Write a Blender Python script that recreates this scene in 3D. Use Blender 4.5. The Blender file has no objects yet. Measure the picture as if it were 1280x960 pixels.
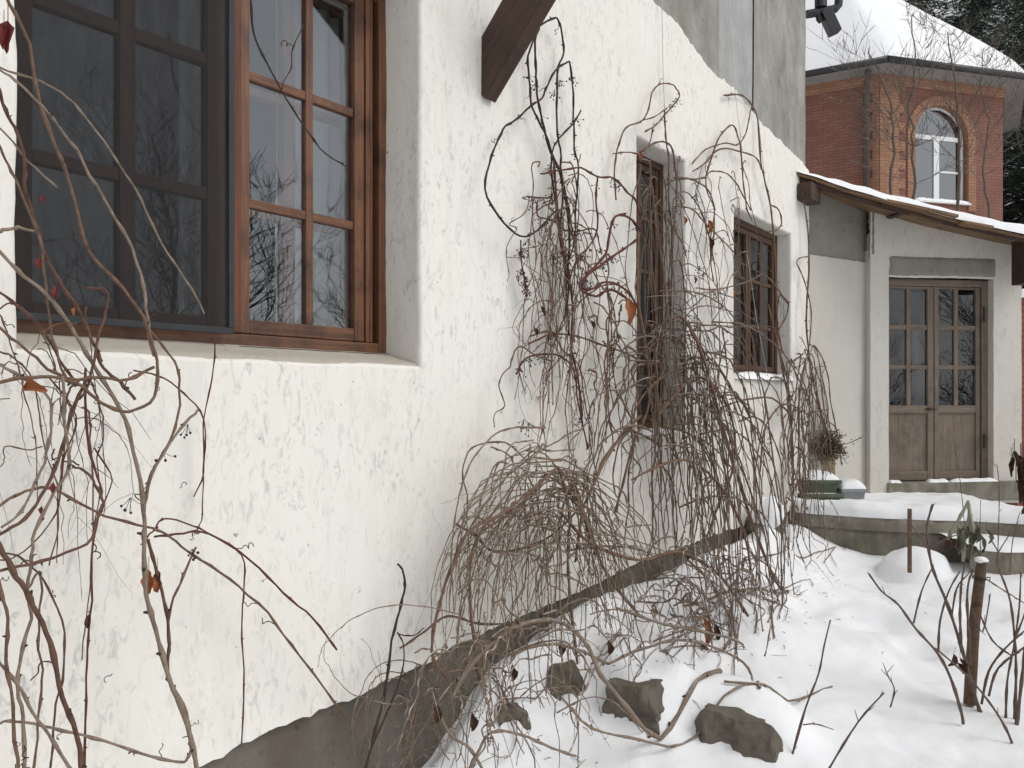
import bpy, math, random
import numpy as np
from mathutils import Vector, noise
S = bpy.context.scene
COL = S.collection
R = math.radians
rnd = random.Random(7)

# ------------------------------------------------------------------ camera, world, sun
H = 1.6                      # eye height above the path
F = 1020.0                   # focal length in photo pixels (1280 wide)
VY = 495.0                   # horizon row
cam = bpy.data.cameras.new('camera'); cam_o = bpy.data.objects.new('camera', cam); COL.objects.link(cam_o)
cam.sensor_width = 36; cam.lens = 36 * F / 1280; cam.shift_y = (VY - 480) / 1280
cam_o.location = (0, 0, H); cam_o.rotation_euler = (R(90), 0, 0); cam.clip_start = .05; cam.clip_end = 2000
S.camera = cam_o
S.render.resolution_x = 1024; S.render.resolution_y = 768
W = bpy.data.worlds.new('World'); S.world = W; W.use_nodes = True
nt = W.node_tree; nt.nodes.clear()
sky = nt.nodes.new('ShaderNodeTexSky'); sky.sky_type = 'NISHITA'; sky.sun_disc = False
SUN_EL, SUN_AZ = 47, 112      # azimuth clockwise from +Y
sky.sun_elevation = R(SUN_EL); sky.sun_rotation = R(SUN_AZ); sky.air_density = 1.6; sky.dust_density = .6; sky.ozone_density = 1
hs = nt.nodes.new('ShaderNodeHueSaturation'); hs.inputs['Saturation'].default_value = .10
bg = nt.nodes.new('ShaderNodeBackground'); bg.inputs['Strength'].default_value = .135
wo = nt.nodes.new('ShaderNodeOutputWorld')
nt.links.new(sky.outputs[0], hs.inputs['Color']); nt.links.new(hs.outputs[0], bg.inputs[0]); nt.links.new(bg.outputs[0], wo.inputs[0])
sl = bpy.data.lights.new('sun', 'SUN'); sl.energy = 1.5; sl.angle = R(30); sl.color = (1, .97, .92)
so = bpy.data.objects.new('sun', sl); COL.objects.link(so)
sd = Vector((math.sin(R(SUN_AZ)) * math.cos(R(SUN_EL)), math.cos(R(SUN_AZ)) * math.cos(R(SUN_EL)), math.sin(R(SUN_EL))))
so.rotation_euler = sd.to_track_quat('Z', 'Y').to_euler(); so.location = (5, -5, 12)
S.view_settings.view_transform = 'Standard'; S.view_settings.look = 'None'; S.view_settings.gamma = 1
S.view_settings.use_curve_mapping = False; S.view_settings.exposure = 0.0

# ------------------------------------------------------------------ geometry frames
D = 2.3
dv = Vector((768, 1020, 0)).normalized(); nv = Vector((dv.y, -dv.x, 0))
def wf(s, o, z): return dv * s + nv * (o - D) + Vector((0, 0, z + H))
def P(px, py, Y):
    return Vector(((px - 640) / F * Y, Y, (VY - py) / F * Y + H))
def Wp(px, py, off=0.0):
    u = (px - 640) / F
    Y = (D - off) / (nv.y * -1 - nv.x * u)
    return P(px, py, Y)
def Ws(px, py, off=0.0):
    p = Wp(px, py, off); return p.dot(dv), p.z - H
def PZ(px, py, Z):           # point on the horizontal level Z (relative to the eye)
    Y = -Z * F / (py - VY); return P(px, py, Y)

# ------------------------------------------------------------------ materials
def M_new(name):
    m = bpy.data.materials.new(name); m.use_nodes = True
    t = m.node_tree; return m, t, t.nodes['Principled BSDF']
def N(t, typ, **kw):
    n = t.nodes.new(typ)
    for k, v in kw.items():
        if k in n.inputs: n.inputs[k].default_value = v
        else: setattr(n, k, v)
    return n
def ramp(t, fac, stops):
    r = t.nodes.new('ShaderNodeValToRGB'); t.links.new(fac, r.inputs[0])
    while len(r.color_ramp.elements) < len(stops): r.color_ramp.elements.new(.5)
    for e, (p, c) in zip(r.color_ramp.elements, stops):
        e.position = p; e.color = (c, c, c, 1) if not isinstance(c, tuple) else (*c, 1)
    return r.outputs[0]
def coords(t, scale=(1, 1, 1), kind='Object', rot=(0, 0, 0)):
    tc = t.nodes.new('ShaderNodeTexCoord'); mp = t.nodes.new('ShaderNodeMapping')
    mp.inputs['Scale'].default_value = scale; mp.inputs['Rotation'].default_value = rot
    t.links.new(tc.outputs[kind], mp.inputs[0]); return mp.outputs[0]
def noise_t(t, vec, scale, detail=4, rough=.55, dist=0):
    n = N(t, 'ShaderNodeTexNoise', Scale=scale, Detail=detail, Roughness=rough, Distortion=dist)
    t.links.new(vec, n.inputs['Vector']); return n.outputs['Fac']
def mixc(t, fac, a, b, mode='MIX'):
    m = t.nodes.new('ShaderNodeMix'); m.data_type = 'RGBA'; m.blend_type = mode
    for v, i in ((fac, 0), (a, 6), (b, 7)):
        if isinstance(v, (int, float)): m.inputs[i].default_value = v
        elif isinstance(v, tuple): m.inputs[i].default_value = (*v, 1)
        else: t.links.new(v, m.inputs[i])
    return m.outputs[2]
def math_n(t, op, a, b=0.0):
    m = t.nodes.new('ShaderNodeMath'); m.operation = op
    for v, i in ((a, 0), (b, 1)):
        if isinstance(v, (int, float)): m.inputs[i].default_value = v
        else: t.links.new(v, m.inputs[i])
    return m.outputs[0]
def bump(t, bs, h, strength, dist, prev=None):
    b = N(t, 'ShaderNodeBump', Strength=strength, Distance=dist); t.links.new(h, b.inputs['Height'])
    if prev: t.links.new(prev, b.inputs['Normal'])
    t.links.new(b.outputs[0], bs.inputs['Normal']); return b.outputs[0]

ANG = math.atan2(dv.y, dv.x)
def plaster(name, base, mark, amount, warm=(.70, .60, .45), coarse=1.0):
    m, t, bs = M_new(name)
    v = coords(t, (1, 1, 1), rot=(0, 0, -ANG))      # x along the wall, z up
    def mv(sc, rot=(0, 0, 0)):
        mp = t.nodes.new('ShaderNodeMapping'); mp.inputs['Scale'].default_value = sc; mp.inputs['Rotation'].default_value = rot
        t.links.new(v, mp.inputs[0]); return mp.outputs[0]
    # trowel flakes, slightly leaning
    fl = noise_t(t, mv((30, 30, 13), (0, .3, 0)), 1.0 / coarse, 8, .72, 1.2)
    zone = noise_t(t, mv((1.7, 1.7, 1.1)), 1.6, 3, .6)
    zz = ramp(t, zone, [(.34, 0.15), (.62, 1.0)])
    f1 = ramp(t, fl, [(.52, 0.0), (.56, .35), (.66, 1.0)])
    fac = math_n(t, 'MULTIPLY', math_n(t, 'MULTIPLY', f1, zz), amount)
    big = noise_t(t, mv((.8, .8, .5)), 1.5, 5, .6)
    c0 = mixc(t, ramp(t, big, [(.35, 0.0), (.72, .35)]), base, warm)
    st = noise_t(t, mv((14, 14, .5)), 1.0, 4, .6)
    c0 = mixc(t, ramp(t, st, [(.50, 0.0), (.75, .28)]), c0, tuple(x * .82 for x in base))
    c1 = mixc(t, fac, c0, mark)
    pit = noise_t(t, mv((1, 1, .7)), 34, 2, .5)
    c2 = mixc(t, ramp(t, pit, [(.735, 0.0), (.76, .65)]), c1, (.16, .14, .12))
    # rain dirt low on the wall, hand-smeared patches
    dirt = noise_t(t, mv((2.2, 2.2, 1.2)), 2.5, 6, .7)
    c3 = mixc(t, ramp(t, dirt, [(.56, 0.0), (.74, .38)]), c2, (.50, .47, .41))
    t.links.new(c3, bs.inputs['Base Color']); bs.inputs['Roughness'].default_value = .92
    bs.inputs['Specular IOR Level'].default_value = .2
    b1 = bump(t, bs, math_n(t, 'MULTIPLY', f1, zz), -.4, .003)
    b2 = bump(t, bs, noise_t(t, mv((1, 1, .55)), 60, 5, .7), .35, .003, b1)
    bump(t, bs, noise_t(t, mv((1, 1, .6)), 5, 4, .6), .5, .012, b2)
    return m
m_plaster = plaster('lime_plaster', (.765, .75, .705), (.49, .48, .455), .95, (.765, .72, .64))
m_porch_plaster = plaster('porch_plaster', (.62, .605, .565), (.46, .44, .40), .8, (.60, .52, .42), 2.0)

def concrete(name, base, dark, streak=.6, green=None, seam=False):
    m, t, bs = M_new(name)
    v = coords(t, (1, 1, 1), rot=(0, 0, -ANG))
    def mv(sc):
        mp = t.nodes.new('ShaderNodeMapping'); mp.inputs['Scale'].default_value = sc
        t.links.new(v, mp.inputs[0]); return mp.outputs[0]
    a = noise_t(t, mv((2.6, 2.6, .8)), 1.6, 7, .7)
    b = noise_t(t, mv((1, 1, 1)), 4, 7, .7)
    c = mixc(t, math_n(t, 'MULTIPLY', ramp(t, a, [(.40, 0.0), (.68, 1.0)]), streak), base, dark)
    c = mixc(t, ramp(t, b, [(.42, 0.0), (.72, .6)]), c, tuple(x * 1.35 for x in base))
    if green: c = mixc(t, ramp(t, noise_t(t, mv((1, 1, .6)), 2.2, 5, .7), [(.48, 0.0), (.66, .75)]), c, green)
    p = noise_t(t, mv((1, 1, 1)), 22, 4, .7)
    c = mixc(t, ramp(t, p, [(.62, 0.0), (.72, .7)]), c, tuple(x * .55 for x in dark))
    t.links.new(c, bs.inputs['Base Color']); bs.inputs['Roughness'].default_value = .9
    b1 = bump(t, bs, p, .5, .006)
    bump(t, bs, noise_t(t, mv((1, 1, 1)), 6, 6, .7), .6, .02, b1)
    return m
m_conc = concrete('grey_concrete', (.30, .295, .275), (.125, .12, .105), 1.0, (.22, .21, .17))
m_conc_blue = concrete('pale_concrete', (.33, .335, .33), (.24, .245, .24), .7)
m_plinth = concrete('plinth_cement', (.14, .125, .105), (.06, .052, .042), .8, (.09, .07, .05))
m_step = concrete('step_concrete', (.25, .23, .19), (.085, .075, .055), .95, (.12, .112, .072))
m_patch = concrete('patch_concrete', (.235, .225, .195), (.17, .16, .13), .6)
m_stone = concrete('stone', (.125, .108, .085), (.055, .046, .036), .6, (.13, .125, .085))

def wood(name, c1, c2, rough=.55, dirt=.4, uv=True, spec=.4, gs=1.0):
    m, t, bs = M_new(name)
    v = coords(t, (2.2 * gs, 55 * gs, 55 * gs), 'UV' if uv else 'Object')
    g = noise_t(t, v, 1.0, 6, .65, 1.2)
    c = mixc(t, ramp(t, g, [(.3, 0.0), (.7, 1.0)]), c1, c2)
    k = noise_t(t, coords(t, (1, 1, 1)), 5, 5, .7)
    c = mixc(t, ramp(t, k, [(.48, 0.0), (.75, dirt)]), c, tuple(x * .35 for x in c2))
    t.links.new(c, bs.inputs['Base Color']); bs.inputs['Roughness'].default_value = rough
    bs.inputs['Specular IOR Level'].default_value = spec
    bump(t, bs, g, .35, .002)
    return m
m_oak = wood('varnished_wood', (.205, .088, .042), (.072, .029, .014), .48, 1.0, spec=.5)
m_red = wood('red_varnished_wood', (.17, .055, .025), (.07, .022, .010), .45, .8)
m_brown = wood('brown_window_wood', (.115, .062, .034), (.055, .028, .016), .6, .6)
m_dark = wood('dark_beam_wood', (.085, .047, .030), (.03, .017, .012), .7, .6)
m_door = wood('weathered_door_wood', (.235, .185, .145), (.13, .10, .078), .8, .55)
m_plank = wood('eave_plank_wood', (.30, .19, .11), (.12, .07, .04), .8, .7)
m_stake = wood('stake_wood', (.17, .105, .065), (.07, .042, .028), .85, .6, uv=False, gs=.5)

def simple(name, col, rough=.7, spec=.3, metal=0.0, nz=0.0, ns=20, dark=.5):
    m, t, bs = M_new(name)
    bs.inputs['Roughness'].default_value = rough; bs.inputs['Specular IOR Level'].default_value = spec; bs.inputs['Metallic'].default_value = metal
    if nz:
        f = noise_t(t, coords(t), ns, 5, .65)
        t.links.new(mixc(t, ramp(t, f, [(.35, 0.0), (.7, nz)]), col, tuple(x * dark for x in col)), bs.inputs['Base Color'])
        bump(t, bs, f, .3, .004)
    else: bs.inputs['Base Color'].default_value = (*col, 1)
    return m
m_screen_frame = simple('screen_edge', (.035, .038, .042), .6, nz=.5)
m_metal = simple('dark_gutter_metal', (.035, .036, .04), .45, .5, .3, nz=.4)
m_iron = simple('rusty_iron', (.07, .045, .03), .7, nz=.6, ns=60)
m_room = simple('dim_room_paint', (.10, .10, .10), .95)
m_curtain = simple('white_curtain', (.62, .64, .66), .9, nz=.15, ns=3)
m_net = simple('grey_net', (.22, .225, .23), .9, nz=.5, ns=3)
m_leaf_red = simple('red_leaf', (.20, .035, .03), .75, nz=.7, ns=80)
m_leaf_or = simple('rust_leaf', (.36, .13, .055), .8, nz=.6, ns=80)
m_leaf_br = simple('brown_leaf', (.085, .042, .025), .85, nz=.6, ns=60)
m_leaf_gr = simple('frosted_leaf', (.16, .16, .11), .85, nz=.8, ns=50)
m_berry = simple('black_berry', (.025, .015, .02), .5, nz=.3)
m_green_pl = simple('green_plastic', (.11, .14, .095), .55, nz=.6, ns=12)
m_tan = simple('tan_ceramic', (.38, .30, .20), .85, nz=.5, ns=14)
m_greyplastic = simple('grey_plastic', (.27, .28, .29), .6, nz=.3)
m_white_pvc = simple('white_pvc', (.78, .79, .80), .4)
m_string = simple('pale_string', (.45, .43, .38), .8)
m_soffit = simple('grey_soffit', (.30, .29, .275), .8, nz=.4, ns=3)
m_pipe = simple('brown_downpipe', (.07, .05, .04), .5)
m_bark_tree = simple('tree_bark', (.095, .08, .068), .9, nz=.6, ns=8)
m_needle = simple('spruce_needles', (.042, .058, .042), .8, nz=.7, ns=.8, dark=.4)
m_grass = simple('dry_herb', (.11, .09, .05), .9, nz=.6, ns=40)

def bark(name, c1, c2, snow=0.0):
    m, t, bs = M_new(name)
    f = noise_t(t, coords(t), 45, 5, .7); g = noise_t(t, coords(t), 5, 3, .6)
    c = mixc(t, ramp(t, f, [(.35, 0.0), (.65, 1.0)]), c1, c2)
    c = mixc(t, ramp(t, g, [(.42, 0.0), (.62, .55)]), c, tuple((a + b) * .8 for a, b in zip(c1, (.03, .012, .008))))
    if snow:
        geo = t.nodes.new('ShaderNodeNewGeometry'); sp = t.nodes.new('ShaderNodeSeparateXYZ'); t.links.new(geo.outputs['Normal'], sp.inputs[0])
        up = ramp(t, sp.outputs[2], [(.55, 0.0), (.9, 1.0)])
        nn = ramp(t, noise_t(t, coords(t), 9, 3, .6), [(.5, 0.0), (.62, snow)])
        c = mixc(t, math_n(t, 'MULTIPLY', up, nn), c, (.8, .82, .86))
    t.links.new(c, bs.inputs['Base Color']); bs.inputs['Roughness'].default_value = .8; bs.inputs['Specular IOR Level'].default_value = .25
    bump(t, bs, f, .5, .002)
    return m
m_vine = bark('vine_bark', (.19, .12, .08), (.08, .048, .034))
m_vine_grey = bark('grey_vine_bark', (.27, .215, .165), (.13, .095, .07), .25)
m_vine_red = bark('red_vine_bark', (.13, .045, .034), (.055, .025, .02))
m_vine_dark = bark('dark_vine_bark', (.050, .036, .028), (.026, .018, .015))
m_vine_mix = bark('reddish_brown_bark', (.15, .082, .057), (.055, .030, .022))
m_twig = bark('twig_bark', (.175, .128, .095), (.075, .052, .04), .5)
m_twig_dry = bark('pale_twig_bark', (.25, .185, .135), (.105, .075, .055), .6)
m_shrub = bark('shrub_bark', (.16, .115, .092), (.075, .052, .042))
m_shrub_tree = bark('snowy_tree_bark', (.15, .125, .105), (.075, .06, .05), .9)

def snow_mat(name, speck=0.0):
    m, t, bs = M_new(name)
    v = coords(t)
    f = noise_t(t, v, 7, 6, .6)
    c = mixc(t, ramp(t, f, [(.35, 0.0), (.7, 1.0)]), (.86, .875, .905), (.90, .905, .92))
    if speck:
        s = noise_t(t, v, 42, 4, .75)
        z = noise_t(t, v, .9, 3, .6)
        c = mixc(t, math_n(t, 'MULTIPLY', ramp(t, s, [(.70, 0.0), (.73, speck)]), ramp(t, z, [(.5, 0.0), (.65, 1.0)])), c, (.22, .17, .12))
    t.links.new(c, bs.inputs['Base Color']); bs.inputs['Roughness'].default_value = .75; bs.inputs['Specular IOR Level'].default_value = .25
    b1 = bump(t, bs, noise_t(t, v, 190, 4, .7), .5, .0025)
    bump(t, bs, noise_t(t, v, 24, 5, .6), .35, .010, b1)
    return m
m_snow = snow_mat('snow', .8)
m_snow_clean = snow_mat('clean_snow')

def brick_mat(name, c1, c2, mortar, bw=.25, bh=.077):
    m, t, bs = M_new(name)
    tc = t.nodes.new('ShaderNodeTexCoord')
    b = N(t, 'ShaderNodeTexBrick', Scale=1.0)
    b.inputs['Brick Width'].default_value = bw; b.inputs['Row Height'].default_value = bh
    b.inputs['Mortar Size'].default_value = .009; b.inputs['Mortar Smooth'].default_value = .2; b.inputs['Bias'].default_value = 0
    b.inputs['Color1'].default_value = (*c1, 1); b.inputs['Color2'].default_value = (*c2, 1); b.inputs['Mortar'].default_value = (*mortar, 1)
    t.links.new(tc.outputs['UV'], b.inputs['Vector'])
    f = noise_t(t, coords(t), 1.2, 6, .7)
    c = mixc(t, ramp(t, f, [(.4, 0.0), (.75, .5)]), b.outputs['Color'], tuple(x * .55 for x in c2))
    t.links.new(c, bs.inputs['Base Color']); bs.inputs['Roughness'].default_value = .85
    bump(t, bs, b.outputs['Fac'], -.6, .012)
    return m
m_brick = brick_mat('red_brown_brick', (.27, .115, .08), (.21, .085, .06), (.11, .07, .055))
m_brick_or = brick_mat('orange_brick', (.40, .205, .12), (.32, .15, .085), (.16, .11, .08))
m_brick_red = brick_mat('garden_wall_brick', (.30, .085, .05), (.25, .07, .045), (.09, .06, .05))

def glass(name, base, refl, rough=0.0):
    m = bpy.data.materials.new(name); m.use_nodes = True; t = m.node_tree; t.nodes.clear()
    out = t.nodes.new('ShaderNodeOutputMaterial'); mix = t.nodes.new('ShaderNodeMixShader')
    tr = N(t, 'ShaderNodeBsdfTransparent'); tr.inputs[0].default_value = (*base, 1)
    gl = N(t, 'ShaderNodeBsdfGlossy'); gl.inputs['Color'].default_value = (.93, .95, 1, 1); gl.inputs['Roughness'].default_value = rough
    lw = N(t, 'ShaderNodeLayerWeight', Blend=.5)
    fac = math_n(t, 'ADD', math_n(t, 'MULTIPLY', math_n(t, 'POWER', lw.outputs['Facing'], 4.0), .9), .045 + refl)
    # old panes: a slight waviness
    b = N(t, 'ShaderNodeBump', Strength=.03, Distance=.012); t.links.new(noise_t(t, coords(t), 5, 2, .5), b.inputs['Height'])
    t.links.new(b.outputs[0], gl.inputs['Normal'])
    t.links.new(fac, mix.inputs[0]); t.links.new(tr.outputs[0], mix.inputs[1]); t.links.new(gl.outputs[0], mix.inputs[2]); t.links.new(mix.outputs[0], out.inputs[0])
    return m
m_glass = glass('window_glass', (.85, .87, .88), .05)
m_glass_dim = glass('old_window_glass', (.7, .7, .7), .0)
m_glass_bg = glass('far_window_glass', (.5, .55, .6), .16)
def screen_mat():
    m = bpy.data.materials.new('insect_mesh'); m.use_nodes = True; t = m.node_tree; t.nodes.clear()
    out = t.nodes.new('ShaderNodeOutputMaterial'); mix = t.nodes.new('ShaderNodeMixShader')
    tr = N(t, 'ShaderNodeBsdfTransparent'); df = N(t, 'ShaderNodeBsdfDiffuse'); df.inputs[0].default_value = (.036, .036, .038, 1)
    f = noise_t(t, coords(t, (1, 1, .3)), 9, 4, .6, 2.0)
    t.links.new(ramp(t, f, [(.35, .55), (.7, .72)]), mix.inputs[0])
    t.links.new(tr.outputs[0], mix.inputs[1]); t.links.new(df.outputs[0], mix.inputs[2]); t.links.new(mix.outputs[0], out.inputs[0])
    return m
m_screen = screen_mat()

# ------------------------------------------------------------------ object helpers
def link(o, parent=None):
    COL.objects.link(o)
    if parent is not None: o.parent = parent
    return o
def worldloc(o):
    v = Vector((0, 0, 0))
    while o is not None: v += o.location; o = o.parent
    return v
def tag(o, label=None, cat=None, group=None, kind=None):
    if label: o['label'] = label
    if cat: o['category'] = cat
    if group: o['group'] = group
    if kind: o['kind'] = kind
    return o
def thing(name, loc, label, cat, group=None):
    o = bpy.data.objects.new(name, None); o.location = loc; o.empty_display_size = .2; link(o); return tag(o, label, cat, group)
class MB:
    def __init__(s): s.v = []; s.f = []; s.uv = []
    def face(s, pts, uv=None):
        b = len(s.v); s.v += [tuple(p) for p in pts]; s.f.append(tuple(range(b, b + len(pts)))); s.uv.append(uv or [(0, 0)] * len(pts))
    def box(s, fn, a0, a1, b0, b1, c0, c1):
        """box in a local frame; fn(a,b,c)->world. UV u runs along the longest side."""
        L = (a1 - a0, b1 - b0, c1 - c0); k = L.index(max(L)); off = rnd.random() * 9
        cs = [(x, y, z) for x in (a0, a1) for y in (b0, b1) for z in (c0, c1)]
        b = len(s.v); s.v += [tuple(fn(*c)) for c in cs]
        oth = [i for i in range(3) if i != k]
        for q in ((0, 1, 3, 2), (4, 6, 7, 5), (0, 4, 5, 1), (2, 3, 7, 6), (0, 2, 6, 4), (1, 5, 7, 3)):
            s.f.append(tuple(b + i for i in q))
            s.uv.append([(cs[i][k] + off, cs[i][oth[0]] + cs[i][oth[1]] + off) for i in q])
    def tube(s, pts, rads, n=6, cap=True):
        if len(pts) < 2: return
        b = len(s.v); m = len(pts)
        t0 = (pts[1] - pts[0]).normalized() if (pts[1] - pts[0]).length > 1e-9 else Vector((0, 0, 1))
        ref = Vector((0, 0, 1)) if abs(t0.z) < .9 else Vector((1, 0, 0))
        a = t0.cross(ref).normalized()
        for i in range(m):
            t = (pts[min(i + 1, m - 1)] - pts[max(i - 1, 0)])
            t = t.normalized() if t.length > 1e-9 else t0
            a = (a - t * a.dot(t)); a = a.normalized() if a.length > 1e-6 else t.orthogonal().normalized()
            c = t.cross(a)
            for k in range(n):
                th = 2 * math.pi * k / n
                s.v.append(tuple(pts[i] + (a * math.cos(th) + c * math.sin(th)) * rads[i]))
        for i in range(m - 1):
            for k in range(n):
                k2 = (k + 1) % n
                s.f.append((b + i * n + k, b + i * n + k2, b + (i + 1) * n + k2, b + (i + 1) * n + k)); s.uv.append([(0, 0)] * 4)
        if cap:
            s.f.append(tuple(b + k for k in range(n))[::-1]); s.uv.append([(0, 0)] * n)
            s.f.append(tuple(b + (m - 1) * n + k for k in range(n))); s.uv.append([(0, 0)] * n)
    def ball(s, c, r, sx=1, sy=1, sz=1, nu=8, nv_=5, jit=0):
        b = len(s.v)
        for j in range(nv_ + 1):
            ph = math.pi * j / nv_
            for i in range(nu):
                th = 2 * math.pi * i / nu
                q = Vector((math.sin(ph) * math.cos(th), math.sin(ph) * math.sin(th), math.cos(ph)))
                k = 1 + jit * noise.noise(q * 1.7 + Vector(c) * 3)
                s.v.append((c[0] + q.x * r * sx * k, c[1] + q.y * r * sy * k, c[2] + q.z * r * sz * k))
        for j in range(nv_):
            for i in range(nu):
                i2 = (i + 1) % nu
                s.f.append((b + j * nu + i, b + (j + 1) * nu + i, b + (j + 1) * nu + i2, b + j * nu + i2)); s.uv.append([(0, 0)] * 4)
    def grid(s, pts, uvs=None):
        """pts[j][i] rows of points"""
        b = len(s.v); nj = len(pts); ni = len(pts[0])
        for r in pts: s.v += [tuple(p) for p in r]
        for j in range(nj - 1):
            for i in range(ni - 1):
                q = ((j, i), (j, i + 1), (j + 1, i + 1), (j + 1, i))
                s.f.append(tuple(b + jj * ni + ii for jj, ii in q))
                s.uv.append([uvs[jj][ii] for jj, ii in q] if uvs else [(0, 0)] * 4)
    def build(s, name, mat, parent=None, smooth=False, bevel=0, weld=False, seg=2, angle=40):
        me = bpy.data.meshes.new(name); o = bpy.data.objects.new(name, me)
        if parent is not None: link(o, parent); base = worldloc(parent)
        else:
            arr = np.array(s.v); base = Vector(((arr[:, 0].min() + arr[:, 0].max()) / 2, (arr[:, 1].min() + arr[:, 1].max()) / 2, arr[:, 2].min()))
            o.location = base; link(o)
        me.from_pydata([(v[0] - base.x, v[1] - base.y, v[2] - base.z) for v in s.v], [], s.f)
        ul = me.uv_layers.new(name='UVMap'); flat = [c for f in s.uv for uv in f for c in uv]
        ul.data.foreach_set('uv', flat)
        me.materials.append(mat)
        if smooth: me.polygons.foreach_set('use_smooth', [True] * len(me.polygons))
        if weld:
            w = o.modifiers.new('weld', 'WELD'); w.merge_threshold = .0004
        if bevel:
            b = o.modifiers.new('bevel', 'BEVEL'); b.width = bevel; b.segments = seg; b.limit_method = 'ANGLE'; b.angle_limit = R(angle)
        me.update(); return o
def lerp(a, b, t): return a + (b - a) * t
def frame(o, ex, ey, ez=Vector((0, 0, 1))):
    return lambda a, b, c: o + ex * a + ey * b + ez * c
def interp(xs, ys, x): return float(np.interp(x, xs, ys))
def nz(*a): return noise.noise(Vector(a))

# ------------------------------------------------------------------ ground: one snow sheet to the horizon
foot_px = [(535, 950), (560, 915), (585, 875), (605, 840), (622, 823), (670, 795), (710, 765), (750, 742), (800, 722), (830, 707), (900, 680), (945, 660), (985, 652)]
cp = []; foot_s = []; foot_z = []
for x, y in foot_px:
    p = Wp(x, y + 9, 0.0); foot_s.append(p.dot(dv)); foot_z.append(p.z - H)
    p = Wp(x, y, 0.03); cp.append((p.x, p.y, p.z - H))
for x, y, z in [(640, 960, -1.55), (720, 955, -1.56), (800, 958, -1.56), (900, 958, -1.56), (1000, 958, -1.56), (1270, 955, -1.60), (1270, 850, -1.56), (1130, 850, -1.53),
                (1000, 870, -1.47), (1050, 800, -1.43), (1180, 780, -1.45), (850, 760, -1.20), (950, 705, -1.16), (960, 760, -1.29), (1005, 702, -1.28), (900, 800, -1.33), (1060, 703, -1.33),
                (1130, 700, -1.33), (1200, 702, -1.36), (1280, 708, -1.29), (790, 790, -1.22), (730, 815, -1.25), (690, 900, -1.46), (650, 860, -1.34), (1060, 740, -1.38), (1280, 780, -1.46), (1000, 760, -1.38)]:
    p = PZ(x, y, z); cp.append((p.x, p.y, z))
for q in [(-1.5, 2.6, -1.75), (-.6, 2.2, -1.62), (0, 0, -1.62), (-3, 0, -1.65), (2, 0, -1.62), (5, 2, -1.62), (8, 5, -1.55), (0, -5, -1.65), (-6, -4, -1.65), (8, -5, -1.6), (14, 4, -1.5), (8, 10, -1.4), (14, 14, -1.4),
          (5, 7, -1.42), (4.5, 5, -1.5), (3, 8, -1.42), (0, 8, -1.3), (-3, 5, -1.5), (0, 14, -1.4), (5, 12, -1.4)]: cp.append(q)
cp = np.array(cp)
def tk(r2): return np.where(r2 > 1e-12, .5 * r2 * np.log(np.maximum(r2, 1e-12)), 0)
_n = len(cp); _K = tk(((cp[:, None, :2] - cp[None, :, :2]) ** 2).sum(-1)) + np.eye(_n) * .02
_A = np.zeros((_n + 3, _n + 3)); _A[:_n, :_n] = _K; _A[:_n, _n] = 1; _A[:_n, _n + 1:] = cp[:, :2]; _A[_n, :_n] = 1; _A[_n + 1:, :_n] = cp[:, :2].T
_w = np.linalg.solve(_A, np.concatenate([cp[:, 2], [0, 0, 0]]))
def sst(x): x = min(max(x, 0.0), 1.0); return x * x * (3 - 2 * x)
# kerb stones of the flower bed: the bed's snow stands higher behind them
kerb_w = [Wp(*q) for q in ()]
domes = []; bumps = []      # (x, y, z-height, sx, sy, rot)
def gz(x, y, fine=True):
    cx = min(max(x, -7), 15); cy = min(max(y, -6), 15)
    r2 = (cp[:, 0] - cx) ** 2 + (cp[:, 1] - cy) ** 2
    z = float(tk(r2) @ _w[:_n] + _w[_n] + _w[_n + 1] * cx + _w[_n + 2] * cy)
    z = max(min(z, -1.0), -1.75)
    for bx, by, bh, sx, sy, ro in bumps:
        ddx, ddy = x - bx, y - by; a = ddx * math.cos(ro) + ddy * math.sin(ro); b = -ddx * math.sin(ro) + ddy * math.cos(ro)
        e = (a / sx) ** 2 + (b / sy) ** 2
        if e < 9: z += bh * math.exp(-e * e)      # flat-topped pillow
    for bx, by, bh, sx, sy in domes:
        e = ((x - bx) / sx) ** 2 + ((y - by) / sy) ** 2
        if e < 4: z += bh * (math.sqrt(max(0, 1 - .80 * e)) * (1 - sst((e - .75) / .5)) * .8 + .2 * math.exp(-e * 1.3) - .2 * math.exp(-5.2)) * (1 + .12 * nz(x * 3, y * 3, 1))
    s_ = x * dv.x + y * dv.y; o_ = x * nv.x + y * nv.y + D
    if foot_s[0] - .5 < s_ < foot_s[-1] + .3 and o_ < .5:
        cap = interp(foot_s, foot_z, s_) + max(o_, 0) * .95 + .012 * nz(s_ * 7, 0, 0)
        z = min(z, cap)
    if fine:
        f = 1.0 if abs(x) < 10 and abs(y) < 14 else .3
        z += f * (.030 * nz(x * 1.3, y * 1.3, 0) + .016 * nz(x * 4, y * 4, 3) + .011 * nz(x * 9, y * 9, 5) + .005 * nz(x * 24, y * 24, 7))
    return z
def addb(px, py, z, h, sx, sy, ro=0):
    p = PZ(px, py, z); bumps.append((p.x, p.y, h, sx, sy, ro))
dm_ = PZ(1143, 706, -1.30); domes.append((dm_.x, dm_.y, .185, .25, .24))             # mound before the platform
addb(960, 690, -1.18, .10, .16, .14)
addb(660, 850, -1.33, .06, .10, .09)
addb(1010, 800, -1.42, .05, .5, .3)
addb(1180, 745, -1.42, -.04, .2, .15); addb(1090, 770, -1.42, -.035, .22, .16, .5); addb(1150, 800, -1.46, -.05, .16, .12, .3); addb(1230, 770, -1.46, -.05, .17, .12)
addb(1060, 770, -1.42, .04, .3, .12, .7)
stones = []
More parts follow.
